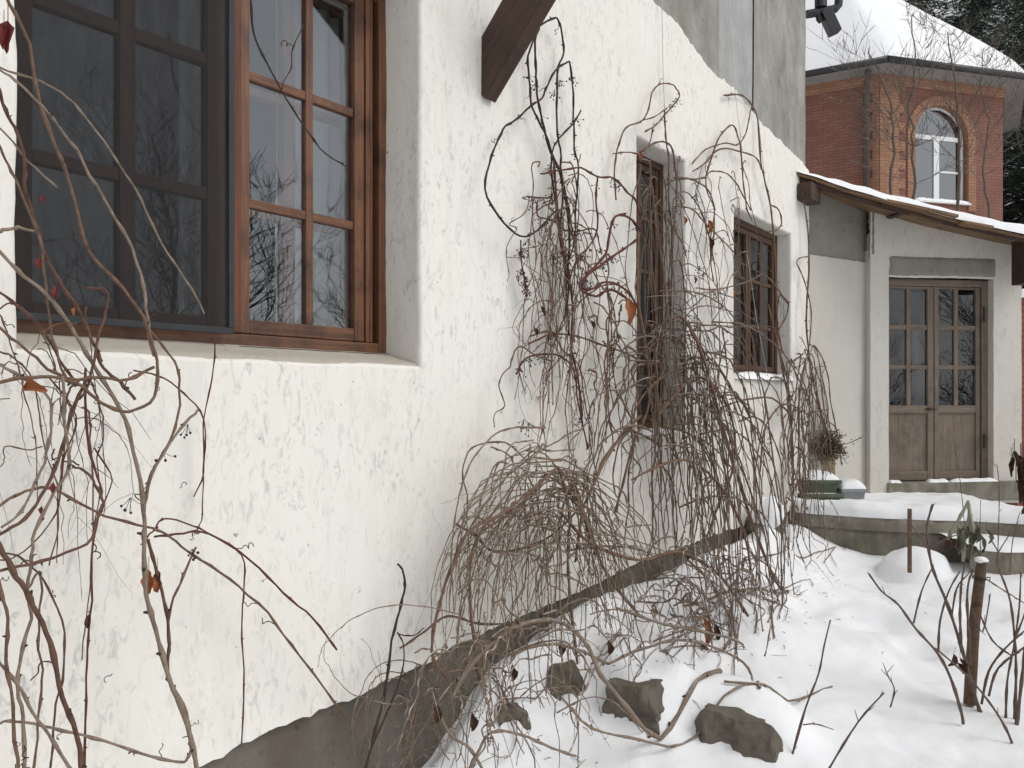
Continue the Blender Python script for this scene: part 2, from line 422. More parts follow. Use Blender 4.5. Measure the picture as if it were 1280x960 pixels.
def hit(px, py):             # where the view ray of a pixel meets the snow
    lo, hi = 1.5, 12.0
    for _ in range(40):
        mid = (lo + hi) / 2; p = P(px, py, mid)
        if p.z - H > gz(p.x, p.y, False): lo = mid
        else: hi = mid
    return P(px, py, (lo + hi) / 2)
for (bl, br, tl, tr, dp_, lab_, sd_) in (
    ((748, 900), (826, 926), 848, 862, .22, 'dark stone slab leaning out of the snow under the vines', 1),
    ((862, 922), (972, 956), 882, 912, .22, 'mossy green-grey kerb block edging the snowy bed', 2),
    ((684, 868), (733, 866), 836, 832, .14, 'small brown stone showing between the vine stems', 3),
    ((624, 905), (664, 912), 884, 890, .10, 'dark block standing in for the shadowed gap under the snow beside the plinth', 4),  # dark block added to stand for the shade in a gap under the snow
    ((944, 668), (980, 668), 640, 636, .16, 'round stone with a snow cap at the corner of the landing', 5)):
    A_, B_ = hit(*bl), hit(*br); zt0 = P(bl[0], tl, A_.y).z; zt1 = P(br[0], tr, B_.y).z
    stones.append((A_, B_, zt0, zt1, dp_, lab_, sd_))
    if sd_ != 5:
        e_ = (B_ - A_); L_ = e_.length; e_.normalize(); bk = Vector((-e_.y, e_.x, 0)); bk = bk if bk.y > 0 else -bk
        c_ = A_.lerp(B_, .5) + bk * (dp_ * .35 + .165); zt_ = (zt0 + zt1) / 2 + .04
        bumps.append((c_.x, c_.y, min(.26, max(.02, zt_ - H - gz(c_.x, c_.y, False))), L_ * .80, .215, math.atan2(e_.y, e_.x)))
def axis(lo, hi, step, far):
    c = list(np.arange(lo, hi, step)); g = step
    a = hi; r = []
    while a < far: r.append(a); g *= 1.22; a += g
    g = step; a = lo - step; l = []
    while a > -far: l.append(a); g *= 1.22; a -= g
    return l[::-1] + c + r + [far + 50]
gx = axis(-.6, 4.2, .028, 500); gy = axis(2.9, 7.2, .028, 500)
mb = MB(); mb.grid([[(x, y, gz(x, y) + H) for x in gx] for y in gy])
g_o = mb.build('snow_ground', m_snow, smooth=True); tag(g_o, kind='structure')
def gfast(x, y): return gz(x, y, False)

# ------------------------------------------------------------------ HOUSE
S0, S1 = -1.6, Ws(1011, 400)[0]
wf0 = wf(0, 0, -1.6); house = thing('house', wf(3, 0, -1.6), 'long house with cream plastered wall, grey concrete upper storey and deep-set wooden windows', 'house')
# window openings in wall coordinates (s0, s1, z0, z1, depth)
sA0 = Ws(22, 400)[0]; sA1 = Ws(526, 300)[0]
opA = (sA0, sA1, .118, 1.70, .20)
opB = (Ws(797, 300)[0], Ws(856, 300)[0], -.235, 1.53, .165)
opC = (Ws(918, 300)[0], Ws(989, 300)[0], .13, 1.39, .13)
ops = [opA, opB, opC]
top_px = [(815, 0), (835, 18), (850, 32), (880, 78), (900, 98), (915, 108), (930, 128), (950, 150), (970, 170), (990, 190), (1010, 212)]
tb = [Ws(*q) for q in top_px]; tb = [(-3.0, 3.4), (tb[0][0] - 1.2, 2.62)] + tb
bot_px = [(255, 957), (340, 912), (430, 878), (520, 836), (575, 805), (625, 781), (700, 750), (750, 727), (810, 697), (850, 685), (900, 666), (985, 640)]
bb = [Ws(*q) for q in bot_px]; bb = [(-3.0, bb[0][1] - .12)] + bb
def zt(s): return interp([q[0] for q in tb], [q[1] for q in tb], s) + .018 * nz(s * 7, 1, 0) + .022 * nz(s * 22, 1, 4) + .016 * nz(s * 60, 0, 2)
def zb(s): return interp([q[0] for q in bb], [q[1] for q in bb], s) + .012 * nz(s * 7, 5, 0) + .016 * nz(s * 26, 6, 4) + .006 * nz(s * 80, 0, 8)
def wdisp(s, z):
    return (.006 * nz(s * 1.3, z * 1.3, 2) + .0028 * nz(s * 6, z * 6, 9), .006 * nz(s * 3, z * 3, 12) + .003 * nz(s * 17, z * 17, 4), .006 * nz(s * 3, z * 3, 22) + .003 * nz(s * 17, z * 17, 14))
def cuts(lo, hi, step, marks):
    m = sorted(set([lo, hi] + [x for x in marks if lo < x < hi])); out = []
    for a, b in zip(m, m[1:]):
        k = max(1, int(round((b - a) / step)))
        out += [a + (b - a) * i / k for i in range(k)]
    return out + [hi]
ss = cuts(S0, S1, .035, [x for o in ops for x in (o[0], o[1], o[0] - .022, o[1] + .022)])
zs = cuts(-.6, 1.75, .035, [x for o in ops for x in (o[2], o[3], o[2] - .022, o[3] + .022 if o[3] < 1.7 else o[3])])
nb, ntp = 14, 14
def wallpt(i, j):
    s = ss[i]
    if j < nb: z = lerp(zb(s), -.6, j / nb)
    elif j < nb + len(zs): z = zs[j - nb]
    else: z = lerp(1.75, zt(s), (j - nb - len(zs) + 1) / ntp)
    return s, z
mb = MB(); idx = {}
def wv(s, o, z):
    k = (round(s, 5), round(o, 4), round(z, 5))
    if k not in idx:
        a, b, c = wdisp(s, z); idx[k] = len(mb.v)
        sh = {0: .013, -.003: .005}.get(round(o, 4), 0)
        if sh:
            for (q0, q1, y0, y1, _) in ops:
                if q0 - 1e-4 <= s <= q1 + 1e-4 and y0 - 1e-4 <= z <= y1 + .002:
                    if abs(s - q0) < 1e-4: b -= sh
                    if abs(s - q1) < 1e-4: b += sh
                    if abs(z - y0) < .002: c -= sh
                    if abs(z - y1) < 1e-4: c += sh
        mb.v.append(tuple(wf(s + (b if S0 < s < S1 - .001 else 0), o + a, z + c)))
    return idx[k]
NJ = nb + len(zs) + ntp
for i in range(len(ss) - 1):
    for j in range(NJ - 1):
        q = [wallpt(i, j), wallpt(i + 1, j), wallpt(i + 1, j + 1), wallpt(i, j + 1)]
        cs = (q[0][0] + q[1][0]) / 2; cz = (q[0][1] + q[2][1]) / 2
        if any(o[0] < cs < o[1] and o[2] < cz < o[3] for o in ops) and nb <= j < nb + len(zs): continue
        mb.f.append(tuple(wv(a, 0, b) for a, b in q)); mb.uv.append([(0, 0)] * 4)
    for j, d_ in ((0, 1), (NJ - 1, -1)):     # broken lips of the plaster
        a, b = wallpt(i, j), wallpt(i + 1, j)
        fs = (wv(a[0], 0, a[1]), wv(b[0], 0, b[1]), wv(b[0], -.05, b[1]), wv(a[0], -.05, a[1]))
        mb.f.append(fs[::-1] if j == 0 else fs); mb.uv.append([(0, 0)] * 4)
for (a0, a1, z0, z1, dp) in ops:
    sr = [x for x in ss if a0 - 1e-6 <= x <= a1 + 1e-6]; zr = [x for x in zs if z0 - 1e-6 <= x <= z1 + 1e-6]
    lay = [0, -.003, -.014, -.025, -.08, -.12, -.16, -.26] if dp > .15 else [0, -.003, -.014, -.025, -.08, -.12, -.2]
    rise = .055 if dp > .19 else .02
    for l0, l1 in zip(lay, lay[1:]):
        for x0, x1 in zip(sr, sr[1:]):
            mb.f.append((wv(x0, l0, z0 - l0 * rise / .2), wv(x1, l0, z0 - l0 * rise / .2), wv(x1, l1, z0 - l1 * rise / .2), wv(x0, l1, z0 - l1 * rise / .2))); mb.uv.append([(0, 0)] * 4)
            mb.f.append((wv(x0, l1, z1), wv(x1, l1, z1), wv(x1, l0, z1), wv(x0, l0, z1))); mb.uv.append([(0, 0)] * 4)
        for y0, y1 in zip(zr, zr[1:]):
            mb.f.append((wv(a0, l0, y0), wv(a0, l0, y1), wv(a0, l1, y1), wv(a0, l1, y0))); mb.uv.append([(0, 0)] * 4)
            mb.f.append((wv(a1, l1, y0), wv(a1, l1, y1), wv(a1, l0, y1), wv(a1, l0, y0))); mb.uv.append([(0, 0)] * 4)
# end return of the wall at the porch corner
zc = [wallpt(len(ss) - 1, j)[1] for j in range(NJ)]
for y0, y1 in zip(zc, zc[1:]):
    mb.f.append((wv(S1, 0, y0), wv(S1, -.3, y0), wv(S1, -.3, y1), wv(S1, 0, y1))); mb.uv.append([(0, 0)] * 4)
wall = mb.build('wall', m_plaster, house, smooth=True)
es = wall.modifiers.new('es', 'EDGE_SPLIT'); es.split_angle = R(62)
# concrete upper storey: two cast bays of different tone
def conc_panel(sa, sb, za, zb_, o, name, mat, f=.010):
    m = MB(); xs = cuts(sa, sb, .08, []); ys = cuts(za, zb_, .08, [])
    m.grid([[wf(x, o + f * nz(x * 2, y * 2, 1) + .004 * nz(x * 9, y * 9, 1), y) for x in xs] for y in ys])
    return m.build(name, mat, house, smooth=True)
sS1, sS2 = Ws(905, 60)[0], Ws(947, 60)[0]
conc_panel(S0, sS1, 1.9, 5.2, -.034, 'concrete_wall', m_conc)
conc_panel(sS1, sS2, 1.75, 5.2, -.040, 'concrete_wall', m_conc_blue)
m = MB(); ys = cuts(1.75, 5.2, .08, [])
xs = cuts(sS2, S1, .06, [])
m.grid([[wf(x, -.030 + .010 * nz(x * 2, y * 2, 1), y) for x in xs] for y in ys])
m.grid([[wf(S1, -.030 - q + .010 * nz(S1 * 2, y * 2, 1) * (q == 0), y) for q in (0, .1, .3)] for y in ys])
m.build('concrete_wall', m_conc, house, smooth=True)
# plinth
m = MB(); xs = cuts(S0, S1, .05, []); ys = cuts(-2.0, -.7, .05, [])
m.grid([[wf(x, -.032 + .012 * nz(x * 4, y * 4, 1) + .012 * nz(x * 12, y * 12, 1), y) for x in xs] for y in ys])
m.build('plinth', m_plinth, house, smooth=True)
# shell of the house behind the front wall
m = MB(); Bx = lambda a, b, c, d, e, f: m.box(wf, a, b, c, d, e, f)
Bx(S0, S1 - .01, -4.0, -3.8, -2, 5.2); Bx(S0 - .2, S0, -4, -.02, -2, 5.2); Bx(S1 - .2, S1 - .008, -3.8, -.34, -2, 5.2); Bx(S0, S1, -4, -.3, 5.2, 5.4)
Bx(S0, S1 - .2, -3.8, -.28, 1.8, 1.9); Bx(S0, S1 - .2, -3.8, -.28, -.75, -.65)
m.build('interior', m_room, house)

def window(op, s_left, s_right, z0, z1, o, fw, mull, cols, bars, mat, post=None, stile=.035, bar=.028, sash_d=.05, label=None, gm=None):
    """frame in plane o (front face), cols = list of leaves (a0,a1,[muntin s]), bars = muntin z"""
    m = MB(); bx = lambda a, b, c, d, e, f, mm=m: mm.box(wf, a, b, c, d, e, f)
    bx(s_left, s_left + fw, o - .09, o, z0, z1); bx(s_right - fw, s_right, o - .09, o, z0, z1)
    bx(s_left + fw, s_right - fw, o - .09, o - .002, z0, z0 + fw); bx(s_left + fw, s_right - fw, o - .09, o - .002, z1 - fw, z1)
    win = m.build('window', mat, house, bevel=.004)
    if label: win['label'] = label
    for (a0, a1, mu) in cols:
        m2 = MB(); b2 = lambda *q: m2.box(wf, *q)
        zz0, zz1 = z0 + fw + .003, z1 - fw - .003
        b2(a0, a0 + stile, o - .06, o - .012, zz0, zz1); b2(a1 - stile, a1, o - .06, o - .012, zz0, zz1)
        b2(a0 + stile, a1 - stile, o - .06, o - .014, zz0, zz0 + stile); b2(a0 + stile, a1 - stile, o - .06, o - .014, zz1 - stile, zz1)
        for s in mu: b2(s - bar / 2, s + bar / 2, o - .05, o - .018, zz0 + stile, zz1 - stile)
        edges = [a0 + stile] + [x for s in mu for x in (s - bar / 2, s + bar / 2)] + [a1 - stile]
        for z in bars:
            for e0, e1 in zip(edges[::2], edges[1::2]): b2(e0, e1, o - .048, o - .020, z - bar / 2, z + bar / 2)
        m2.build('sash', mat, win, bevel=.004)
        g = MB(); g.box(wf, a0 + stile * .7, a1 - stile * .7, o - .037, o - .033, zz0 + stile * .6, zz1 - stile * .6)
        g.build('glass', gm or m_glass, win)
    return win
# --- near window
o = -.20
def wx(px): return Ws(px, 300, o)[0]
z1r, z2r = 1.155, .695
leafR = (wx(299), wx(458), [wx(391)])
winA = window(opA, wx(12) - .04, wx(484), .175, 1.70, o, .045, None, [leafR], [z1r, z2r], m_oak, stile=.052, bar=.034, label='varnished red-brown window with a dark insect screen over its left half')
m = MB(); m.box(wf, wx(289), wx(301) , o - .09, o + .004, .222, 1.655); m.build('post', m_red, winA, bevel=.005)
m = MB(); m.box(wf, wx(459) , wx(464), o - .07, o - .006, .222, 1.655); m.box(wf, wx(459)+.03, wx(464)+.02, o - .07, o - .012, .222, 1.655); m.build('moulding', m_oak, winA, bevel=.003)
m = MB(); a0, a1 = wx(14), wx(287); st = .055
for (p, q) in ((a0 - .03, wx(44)), (wx(153), wx(173)), (wx(263), wx(285))): m.box(wf, p, q, o - .06, o - .015, .225, 1.65)
for z, h in ((.25, .05), (z2r, .042), (z1r, .042), (1.62, .05)):
    for (p, q) in ((wx(44), wx(153)), (wx(173), wx(263))): m.box(wf, p, q, o - .055, o - .02, z - h / 2, z + h / 2)
m.build('sash', m_brown, winA, bevel=.004)
m = MB(); m.box(wf, a0, wx(285), o - .04, o - .036, .24, 1.64); m.build('glass', m_glass, winA)
m = MB(); m.box(wf, wx(292) + .004, wx(482) , o - .02, o + .030, .150, .176); m.box(wf, wx(8), wx(291), o - .02, o + .012, .150, .176); m.build('sill', m_dark, winA, bevel=.004)
xs = cuts(opA[0] + .004, opA[1] - .004, .04, []); m = MB()
m.grid([[wf(x, q + .004 * nz(x * 14, q * 30, 1), .118 - q * .275 + .0075 + .004 * nz(x * 5, q * 20, 3) - (.011 if k_ == 0 else 0)) for x in xs] for k_, q in enumerate((-.010 , -.022, -.06, -.10, -.14, -.195))])
ls = m.build('ledge', plaster('stained_ledge_plaster', (.44, .41, .36), (.30, .27, .23), .7, (.34, .28, .21), 1.2), winA, smooth=True); ls['label'] = 'dirty plaster ledge under the near window'
oc = -.15
def wc(px): return Ws(px, 300, oc)[0]
m = MB(); z0 = .212
m.box(wf, wc(18) - .06, wc(293), oc - .012, oc, z0, z0 + .022); m.box(wf, wc(286), wc(293), oc - .012, oc + .002, z0 + .022, 1.68); m.box(wf, wc(18) - .07, wc(18) - .04, oc - .012, oc + .002, z0 + .022, 1.68)
scr = m.build('insect_screen', m_screen_frame, winA, bevel=.002)
scr['label'] = 'dark grey insect screen over the left half of the window'
m = MB(); xs = cuts(wc(18) - .05, wc(289), .05, []); ys = cuts(z0 + .01, 1.68, .05, [])
m.grid([[wf(x, oc - .006 + .005 * nz(x * 4, y * 3, 1), y) for x in xs] for y in ys]); m.build('insect_screen', m_screen, winA, smooth=True)
# inner (second) sash of the double window
m = MB(); oi = -.34
for s in (wx(299) + .02, wx(391), wx(470) ): m.box(wf, s - .03, s + .03, oi - .04, oi, .22, 1.66)
for z in (.25, z2r, z1r, 1.63): m.box(wf, wx(299), wx(480), oi - .035, oi - .005, z - .018, z + .018)
m.build('inner_sash', m_oak, winA, bevel=.004)
# --- narrow window and far window
sB0, sB1 = opB[0] - .02, opB[1]
o = -.155
cB = (sB0 + sB1) / 2
winB = window(opB, sB0, sB1 + .01, -.215, 1.535, o, .05, None, [(sB0 + .053, cB - .003, []), (cB + .003, sB1 - .043, [])], [.12, .46, .80, 1.14], m_brown, stile=.04, bar=.026, label='tall narrow brown window overgrown by bare vines', gm=m_glass_dim)
sC0, sC1 = opC[0] - .02, opC[1]
o = -.12; cC = (sC0 + sC1) / 2
winC = window(opC, sC0, sC1 + .01, .15, 1.39, o, .05, None, [(sC0 + .053, cC - .004, [(sC0 + .053 + cC) / 2]), (cC + .004, sC1 - .043, [(cC + sC1 - .043) / 2])], [.57, .94], m_brown, stile=.045, bar=.028, label='far small-paned brown window with snow on its sill', gm=m_glass_dim)
def snow_strip(fn, a0, a1, b0, b1, z, h, parent, name='snow', na=24, nb_=8, mat=None):
    m = MB(); rows = []
    for j in range(nb_ + 1):
        r = []
        for i in range(na + 1):
            a = lerp(a0, a1, i / na); b = lerp(b0, b1, j / nb_)
            e = min(i, na - i) / 2.2; f = min(j, nb_ - j) / 1.6
            k = math.sqrt(max(0, min(1, e))) * math.sqrt(max(0, min(1, f)))
            wob = .25 * nz(a * 9, b * 9, 2)
            r.append(fn(a, b + .25 * (b1 - b0) * nz(a * 14, 0, j) * (1 if j in (0, nb_) else .4), z + h * k * (1 + wob * 1.4)))
        rows.append(r)
    m.grid(rows); return m.build(name, mat or m_snow_clean, parent, smooth=True)
snow_strip(wf, sC0 + .03, sC1 + .05, .035, -.12, .128, .05, winC)
snow_strip(wf, sB0 + .03, sB1 - .12, .025, -.12, -.236, .035, winB)
# curtains inside
def curtain(s0, s1, z0, z1, o, label, amp=.02):
    m = MB(); xs = cuts(s0, s1, .012, []); ys = cuts(z0, z1, .15, [])
    m.grid([[wf(x, o + amp * math.sin(x * 62 + 1.5 * nz(x * 5, y, 1)) + .01 * nz(x * 9, y * 2, 1), y) for x in xs] for y in ys])
    return tag(m.build('curtain', m_curtain, smooth=True), label, 'curtain')
curtain(wx(330) - .1, wx(392) - .06, .2, 1.68, -.50, 'pale curtain behind the middle panes of the near window')
curtain(wx(425), wx(500), .2, 1.68, -.50, 'pale curtain drawn to the right side of the near window')
m_curtain, _mc = m_net, m_curtain
curtain(wx(-60), wx(280), .2, 1.68, -.52, 'grey net curtain behind the screened panes of the near window', .012)
m_curtain = _mc
curtain(sC0, sC1, .1, 1.4, -.42, 'pale curtain behind the far small-paned window')
curtain(sB0, sB0 + .3, -.2, 1.5, -.42, 'pale curtain behind the tall narrow window')
# timber bracket
m = MB()
pa = [Ws(602, 47), Ws(603, 120), Ws(610, 123)]
sb = pa[0][0]; k = 1.12
prof = [(0.0, 1.603), (0.0, 1.345), (.018, 1.325), (.95, 1.325 + .93 * k), (.95, 1.603 + .95 * k)]
n_ = len(prof)
for sgn in (0, 1):
    pts = [wf(sb + .075 * sgn, q[0] - .001, q[1]) for q in prof]
    uv = [(q[0] * .7 + q[1] * .7, q[0] * .7 - q[1] * .7) for q in prof]
    m.face(pts if sgn == 0 else pts[::-1], uv if sgn == 0 else uv[::-1])
for i in range(n_):
    q, r = prof[i], prof[(i + 1) % n_]
    m.face([wf(sb, q[0], q[1]), wf(sb + .075, q[0], q[1]), wf(sb + .075, r[0], r[1]), wf(sb, r[0], r[1])], [(q[0], 0), (q[0], .07), (r[0], .07), (r[0], 0)])
br = m.build('bracket', m_dark, house, weld=True, bevel=.006); br['label'] = 'dark timber bracket jutting from the wall'
# gutter pipe at the far corner of the roof
m = MB(); Yg = 7.55
def PP(a): return [P(x, y, Yg) for x, y in a]
m.tube(PP([(1008, 18), (1020, 16), (1034, 13), (1044, 11), (1048, 6), (1049, -6), (1050, -40)]), [.038] * 7, 12)
m.tube(PP([(1026, -30), (1026, 10)]), [.055, .055], 12)
m.tube(PP([(1022, 12), (1024, 24), (1027, 27)]), [.03, .03, .03], 8)
ex = Vector((.86, 0, .5)); q0 = P(1031, 14, Yg); q1 = P(1044, 42, Yg); ax = (q1 - q0).normalized(); sd_ = ax.cross(Vector((0, 1, 0))).normalized()
fr = frame(q0, ax, sd_, Vector((0, 1, 0))); m.box(fr, 0, (q1 - q0).length, -.05, .05, -.05, .05)
dp_ = m.build('downpipe', m_metal, house, bevel=.004); dp_['label'] = 'dark gutter outlet at the roof corner'

# ------------------------------------------------------------------ PORCH
fl = P(1088, 495, 7.80); frr = P(1277, 495, 8.05); fx = (frr - fl); fw_ = fx.length; fx.normalize(); fy = Vector((fx.y, -fx.x, 0))   # fy towards the camera
fl.z = H
pf = frame(fl, fx, fy)
def Fz(px, py):            # pixel -> (a, z) on the porch front plane
    u = (px - 640) / F
    # fl + a fx : x = u*y
    a = (u * fl.y - fl.x) / (fx.x - u * fx.y); Y = fl.y + a * fx.y
    return a, (VY - py) / F * Y
porch = thing('entrance_porch', fl + Vector((.7, .3, -1.0)), 'small plastered entrance porch with a snowy lean-to roof and a weathered double door', 'porch')
dx0, dz1 = Fz(1111, 346); dx1, _ = Fz(1242, 349); dz0 = Fz(1111, 603)[1]
lx0 = Fz(1110, 318)[0]; lx1, lz1 = Fz(1246, 320); lz1 = Fz(1110, 318)[1]
def roofz(a): return interp([-1, Fz(1010, 250)[0], Fz(1088, 250)[0], Fz(1180, 272)[0], Fz(1277, 298)[0], 4], [2.15, 1.93, 1.86, 1.70, 1.52, 1.1], a)
def pz_(a, z): return .006 * nz(a * 3, z * 3, 2) + .003 * nz(a * 14, z * 14, 5)
m = MB()
as_ = cuts(0, fw_, .04, [dx0, dx1, lx0, lx1]); zs_ = cuts(-1.05, 1.4, .04, [dz0, dz1, lz1]); allz = zs_ + [None] * 8
def pq(i, j):
    a = as_[i]
    z = zs_[j] if j < len(zs_) else lerp(1.4, roofz(a) + .03, (j - len(zs_) + 1) / 8)
    return a, z
ix = {}
def pv(a, o_, z):
    k = (round(a, 5), round(o_, 4), round(z, 5))
    if k not in ix: ix[k] = len(m.v); m.v.append(tuple(pf(a, o_ + pz_(a, z), z + pz_(z, a))))
    return ix[k]
for i in range(len(as_) - 1):
    for j in range(len(zs_) + 7):
        q = [pq(i, j), pq(i + 1, j), pq(i + 1, j + 1), pq(i, j + 1)]
        ca, cz = (q[0][0] + q[1][0]) / 2, (q[0][1] + q[2][1]) / 2
        if dx0 < ca < dx1 and cz < dz1: continue
        m.f.append(tuple(pv(a, 0, z) for a, z in q)); m.uv.append([(0, 0)] * 4)
for a in (dx0, dx1, 0, fw_):
    zz = [z for z in zs_ if (z <= dz1 + 1e-6 or a in (0, fw_))]
    for z0_, z1_ in zip(zz, zz[1:]):
        for o0, o1 in ((0, -.1), (-.1, -.22)):
            f_ = (pv(a, o0, z0_), pv(a, o0, z1_), pv(a, o1, z1_), pv(a, o1, z0_)); m.f.append(f_); m.uv.append([(0, 0)] * 4)
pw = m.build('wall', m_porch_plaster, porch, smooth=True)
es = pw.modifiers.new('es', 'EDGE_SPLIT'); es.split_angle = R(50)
# lintel: rough grey concrete band above the door
def rough_panel(fn, a0, a1, z0, z1, o_, t, name, mat, parent, rag=.01):
    m = MB(); A = cuts(a0, a1, .03, []); Z = cuts(z0, z1, .03, []); rows = []
    for j, z in enumerate(Z):
        r = []
        for i, a in enumerate(A):
            edge = i in (0, len(A) - 1) or j in (0, len(Z) - 1)
            da = rag * nz(z * 25, a * 3, 1) if i in (0, len(A) - 1) else 0; dz = rag * nz(a * 25, z * 3, 7) if j in (0, len(Z) - 1) else 0
            r.append(fn(a + da, (o_ - t if edge else o_) + .004 * nz(a * 9, z * 9, 3), z + dz))
        rows.append(r)
    m.grid(rows); return m.build(name, mat, parent, smooth=True)
rough_panel(pf, lx0, lx1, dz1 + .003, lz1, .014, .03, 'lintel', m_patch, porch)
# recessed left panel between house corner and pillar
c0 = wf(S1, -.02, 0); c1 = pf(.03, -.09, 0); sx_ = (c1 - c0); sw = sx_.length; sx_.normalize(); sy_ = Vector((sx_.y, -sx_.x, 0)); c0.z = H
sf = frame(c0, sx_, sy_)
m_side = plaster('shaded_side_plaster', (.54, .525, .485), (.45, .43, .39), .5, (.56, .50, .42), 1.6)  # darker copy of the porch plaster; the side wall's shade is put into its colour
zsplit = (VY - 322) / F * 7.6
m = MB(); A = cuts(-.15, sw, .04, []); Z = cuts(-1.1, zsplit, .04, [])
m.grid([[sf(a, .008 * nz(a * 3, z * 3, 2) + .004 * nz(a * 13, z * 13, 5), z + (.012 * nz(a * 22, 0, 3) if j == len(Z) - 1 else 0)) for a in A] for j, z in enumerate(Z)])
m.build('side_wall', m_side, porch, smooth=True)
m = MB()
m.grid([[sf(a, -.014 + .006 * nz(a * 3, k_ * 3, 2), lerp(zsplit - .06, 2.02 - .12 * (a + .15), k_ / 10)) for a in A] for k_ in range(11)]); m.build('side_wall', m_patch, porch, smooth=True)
rough_panel(pf, -.008, Fz(1096, 300)[0] , Fz(1088, 321)[1], roofz(0) + .02, .006, .02, 'patch', m_patch, porch, .02)
# threshold
m = MB(); m.box(pf, dx0 - .02, fw_ - .02, -.25, .03, -1.02, dz0 - .004); th = m.build('threshold', m_step, porch, bevel=.012)
for (x0, x1, y) in ((1112, 1126, 606), (1160, 1186, 604), (1188, 1247, 603)):
    a, z = Fz(x0, y); b_, _ = Fz(x1, y); snow_strip(pf, a, b_, .028, -.06, dz0 - .006, .03, th, na=14, nb_=5)
# inside walls of porch (dark)
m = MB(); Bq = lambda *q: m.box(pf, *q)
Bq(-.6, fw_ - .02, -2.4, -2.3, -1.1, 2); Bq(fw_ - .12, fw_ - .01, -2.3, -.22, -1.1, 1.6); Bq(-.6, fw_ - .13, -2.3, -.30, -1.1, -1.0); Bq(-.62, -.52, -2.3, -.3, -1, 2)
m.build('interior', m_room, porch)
# door
da0, da1 = dx0 + .003, dx1 - .003
m = MB(); B_ = lambda *q: m.box(pf, *q); jo = -.075
B_(da0, da0 + .028, jo - .08, jo, dz0, dz1 - .003); B_(da1 - .065, da1, jo - .08, jo, dz0, dz1 - .003); B_(da0 + .028, da1 - .065, jo - .08, jo - .001, dz1 - .07, dz1 - .003)
m.build('door_frame', m_door, porch, bevel=.004)
def leaf_door(px0, px1, cols):
    a0, a1 = Fz(px0, 400)[0], Fz(px1, 400)[0]; lo = jo - .012
    zt_, zb_ = dz1 - .073, dz0 + .006
    c = [(Fz(x0, 400)[0], Fz(x1, 400)[0]) for x0, x1 in cols]
    rows = [(Fz(1140, b)[1], Fz(1140, t)[1]) for t, b in ((359, 405), (411, 456), (461, 507))]
    m = MB(); B_ = lambda *q: m.box(pf, *q)
    B_(a0, c[0][0], lo - .045, lo, zb_, zt_); B_(c[-1][1], a1, lo - .045, lo, zb_, zt_)
    B_(c[0][0], c[-1][1], lo - .045, lo - .002, rows[0][1], zt_)
    zr1 = Fz(1140, 517)[1]; B_(c[0][0], c[-1][1], lo - .045, lo - .002, zr1, rows[2][0])
    B_(c[0][0], c[-1][1], lo - .045, lo - .002, zb_, Fz(1140, 590)[1])
    B_(c[0][1], c[1][0], lo - .04, lo - .006, rows[2][0], rows[0][1])
    for r0, r1 in ((rows[0][0], rows[1][1]), (rows[1][0], rows[2][1])):
        for q in c: B_(q[0], q[1], lo - .038, lo - .008, r1, r0)
    d_ = m.build('door', m_door, porch, bevel=.004)
    m = MB(); zq = Fz(1140, 590)[1]; e = (c[-1][1] - c[0][0])
    m.box(pf, c[0][0], c[-1][1], lo - .03, lo - .018, zq, zr1)
    m.build('panel', m_door, d_, bevel=.002)
    m = MB(); m.box(pf, c[0][0] - .01, c[-1][1] + .01, lo - .026, lo - .022, rows[2][0] - .008, rows[0][1] + .008); m.build('glass', m_glass_dim, d_)
    return d_
dl = leaf_door(1114.5, 1174.5, ((1119, 1141), (1146, 1167)))
dr = leaf_door(1175.5, 1233, ((1181, 1201), (1206, 1228)))
m = MB(); h0 = Fz(1164, 511); m.box(pf, h0[0], h0[0] + .10, jo - .012, jo + .004, h0[1] - .012, h0[1] + .004); m.tube([pf(h0[0] + .02, jo, h0[1]), pf(h0[0] + .02, jo + .03, h0[1]), pf(h0[0] + .09, jo + .035, h0[1] - .003)], [.006] * 3, 6)
m.build('handle', m_iron, dl)
for py in (392, 552):
    m = MB(); a, z = Fz(1236.5, py); m.tube([pf(a, jo + .008, z - .07), pf(a, jo + .008, z + .07)], [.009, .009], 8); m.build('hinge', m_iron, dr)
for k_, (a, lab) in enumerate(((Fz(1121, 400)[0], 'pale cloth behind the left leaf of the porch door'), (Fz(1186, 400)[0], 'pale cloth behind the right leaf of the porch door'))):
    mm = MB(); xs = cuts(a, a + .10 + .1 * k_, .012, []); mm.grid([[pf(x, -.55 + .02 * math.sin(x * 60), z) for x in xs] for z in cuts(-.1, .55 + .2 * k_, .1, [])]); tag(mm.build('door_curtain', m_curtain, smooth=True), lab, 'curtain')
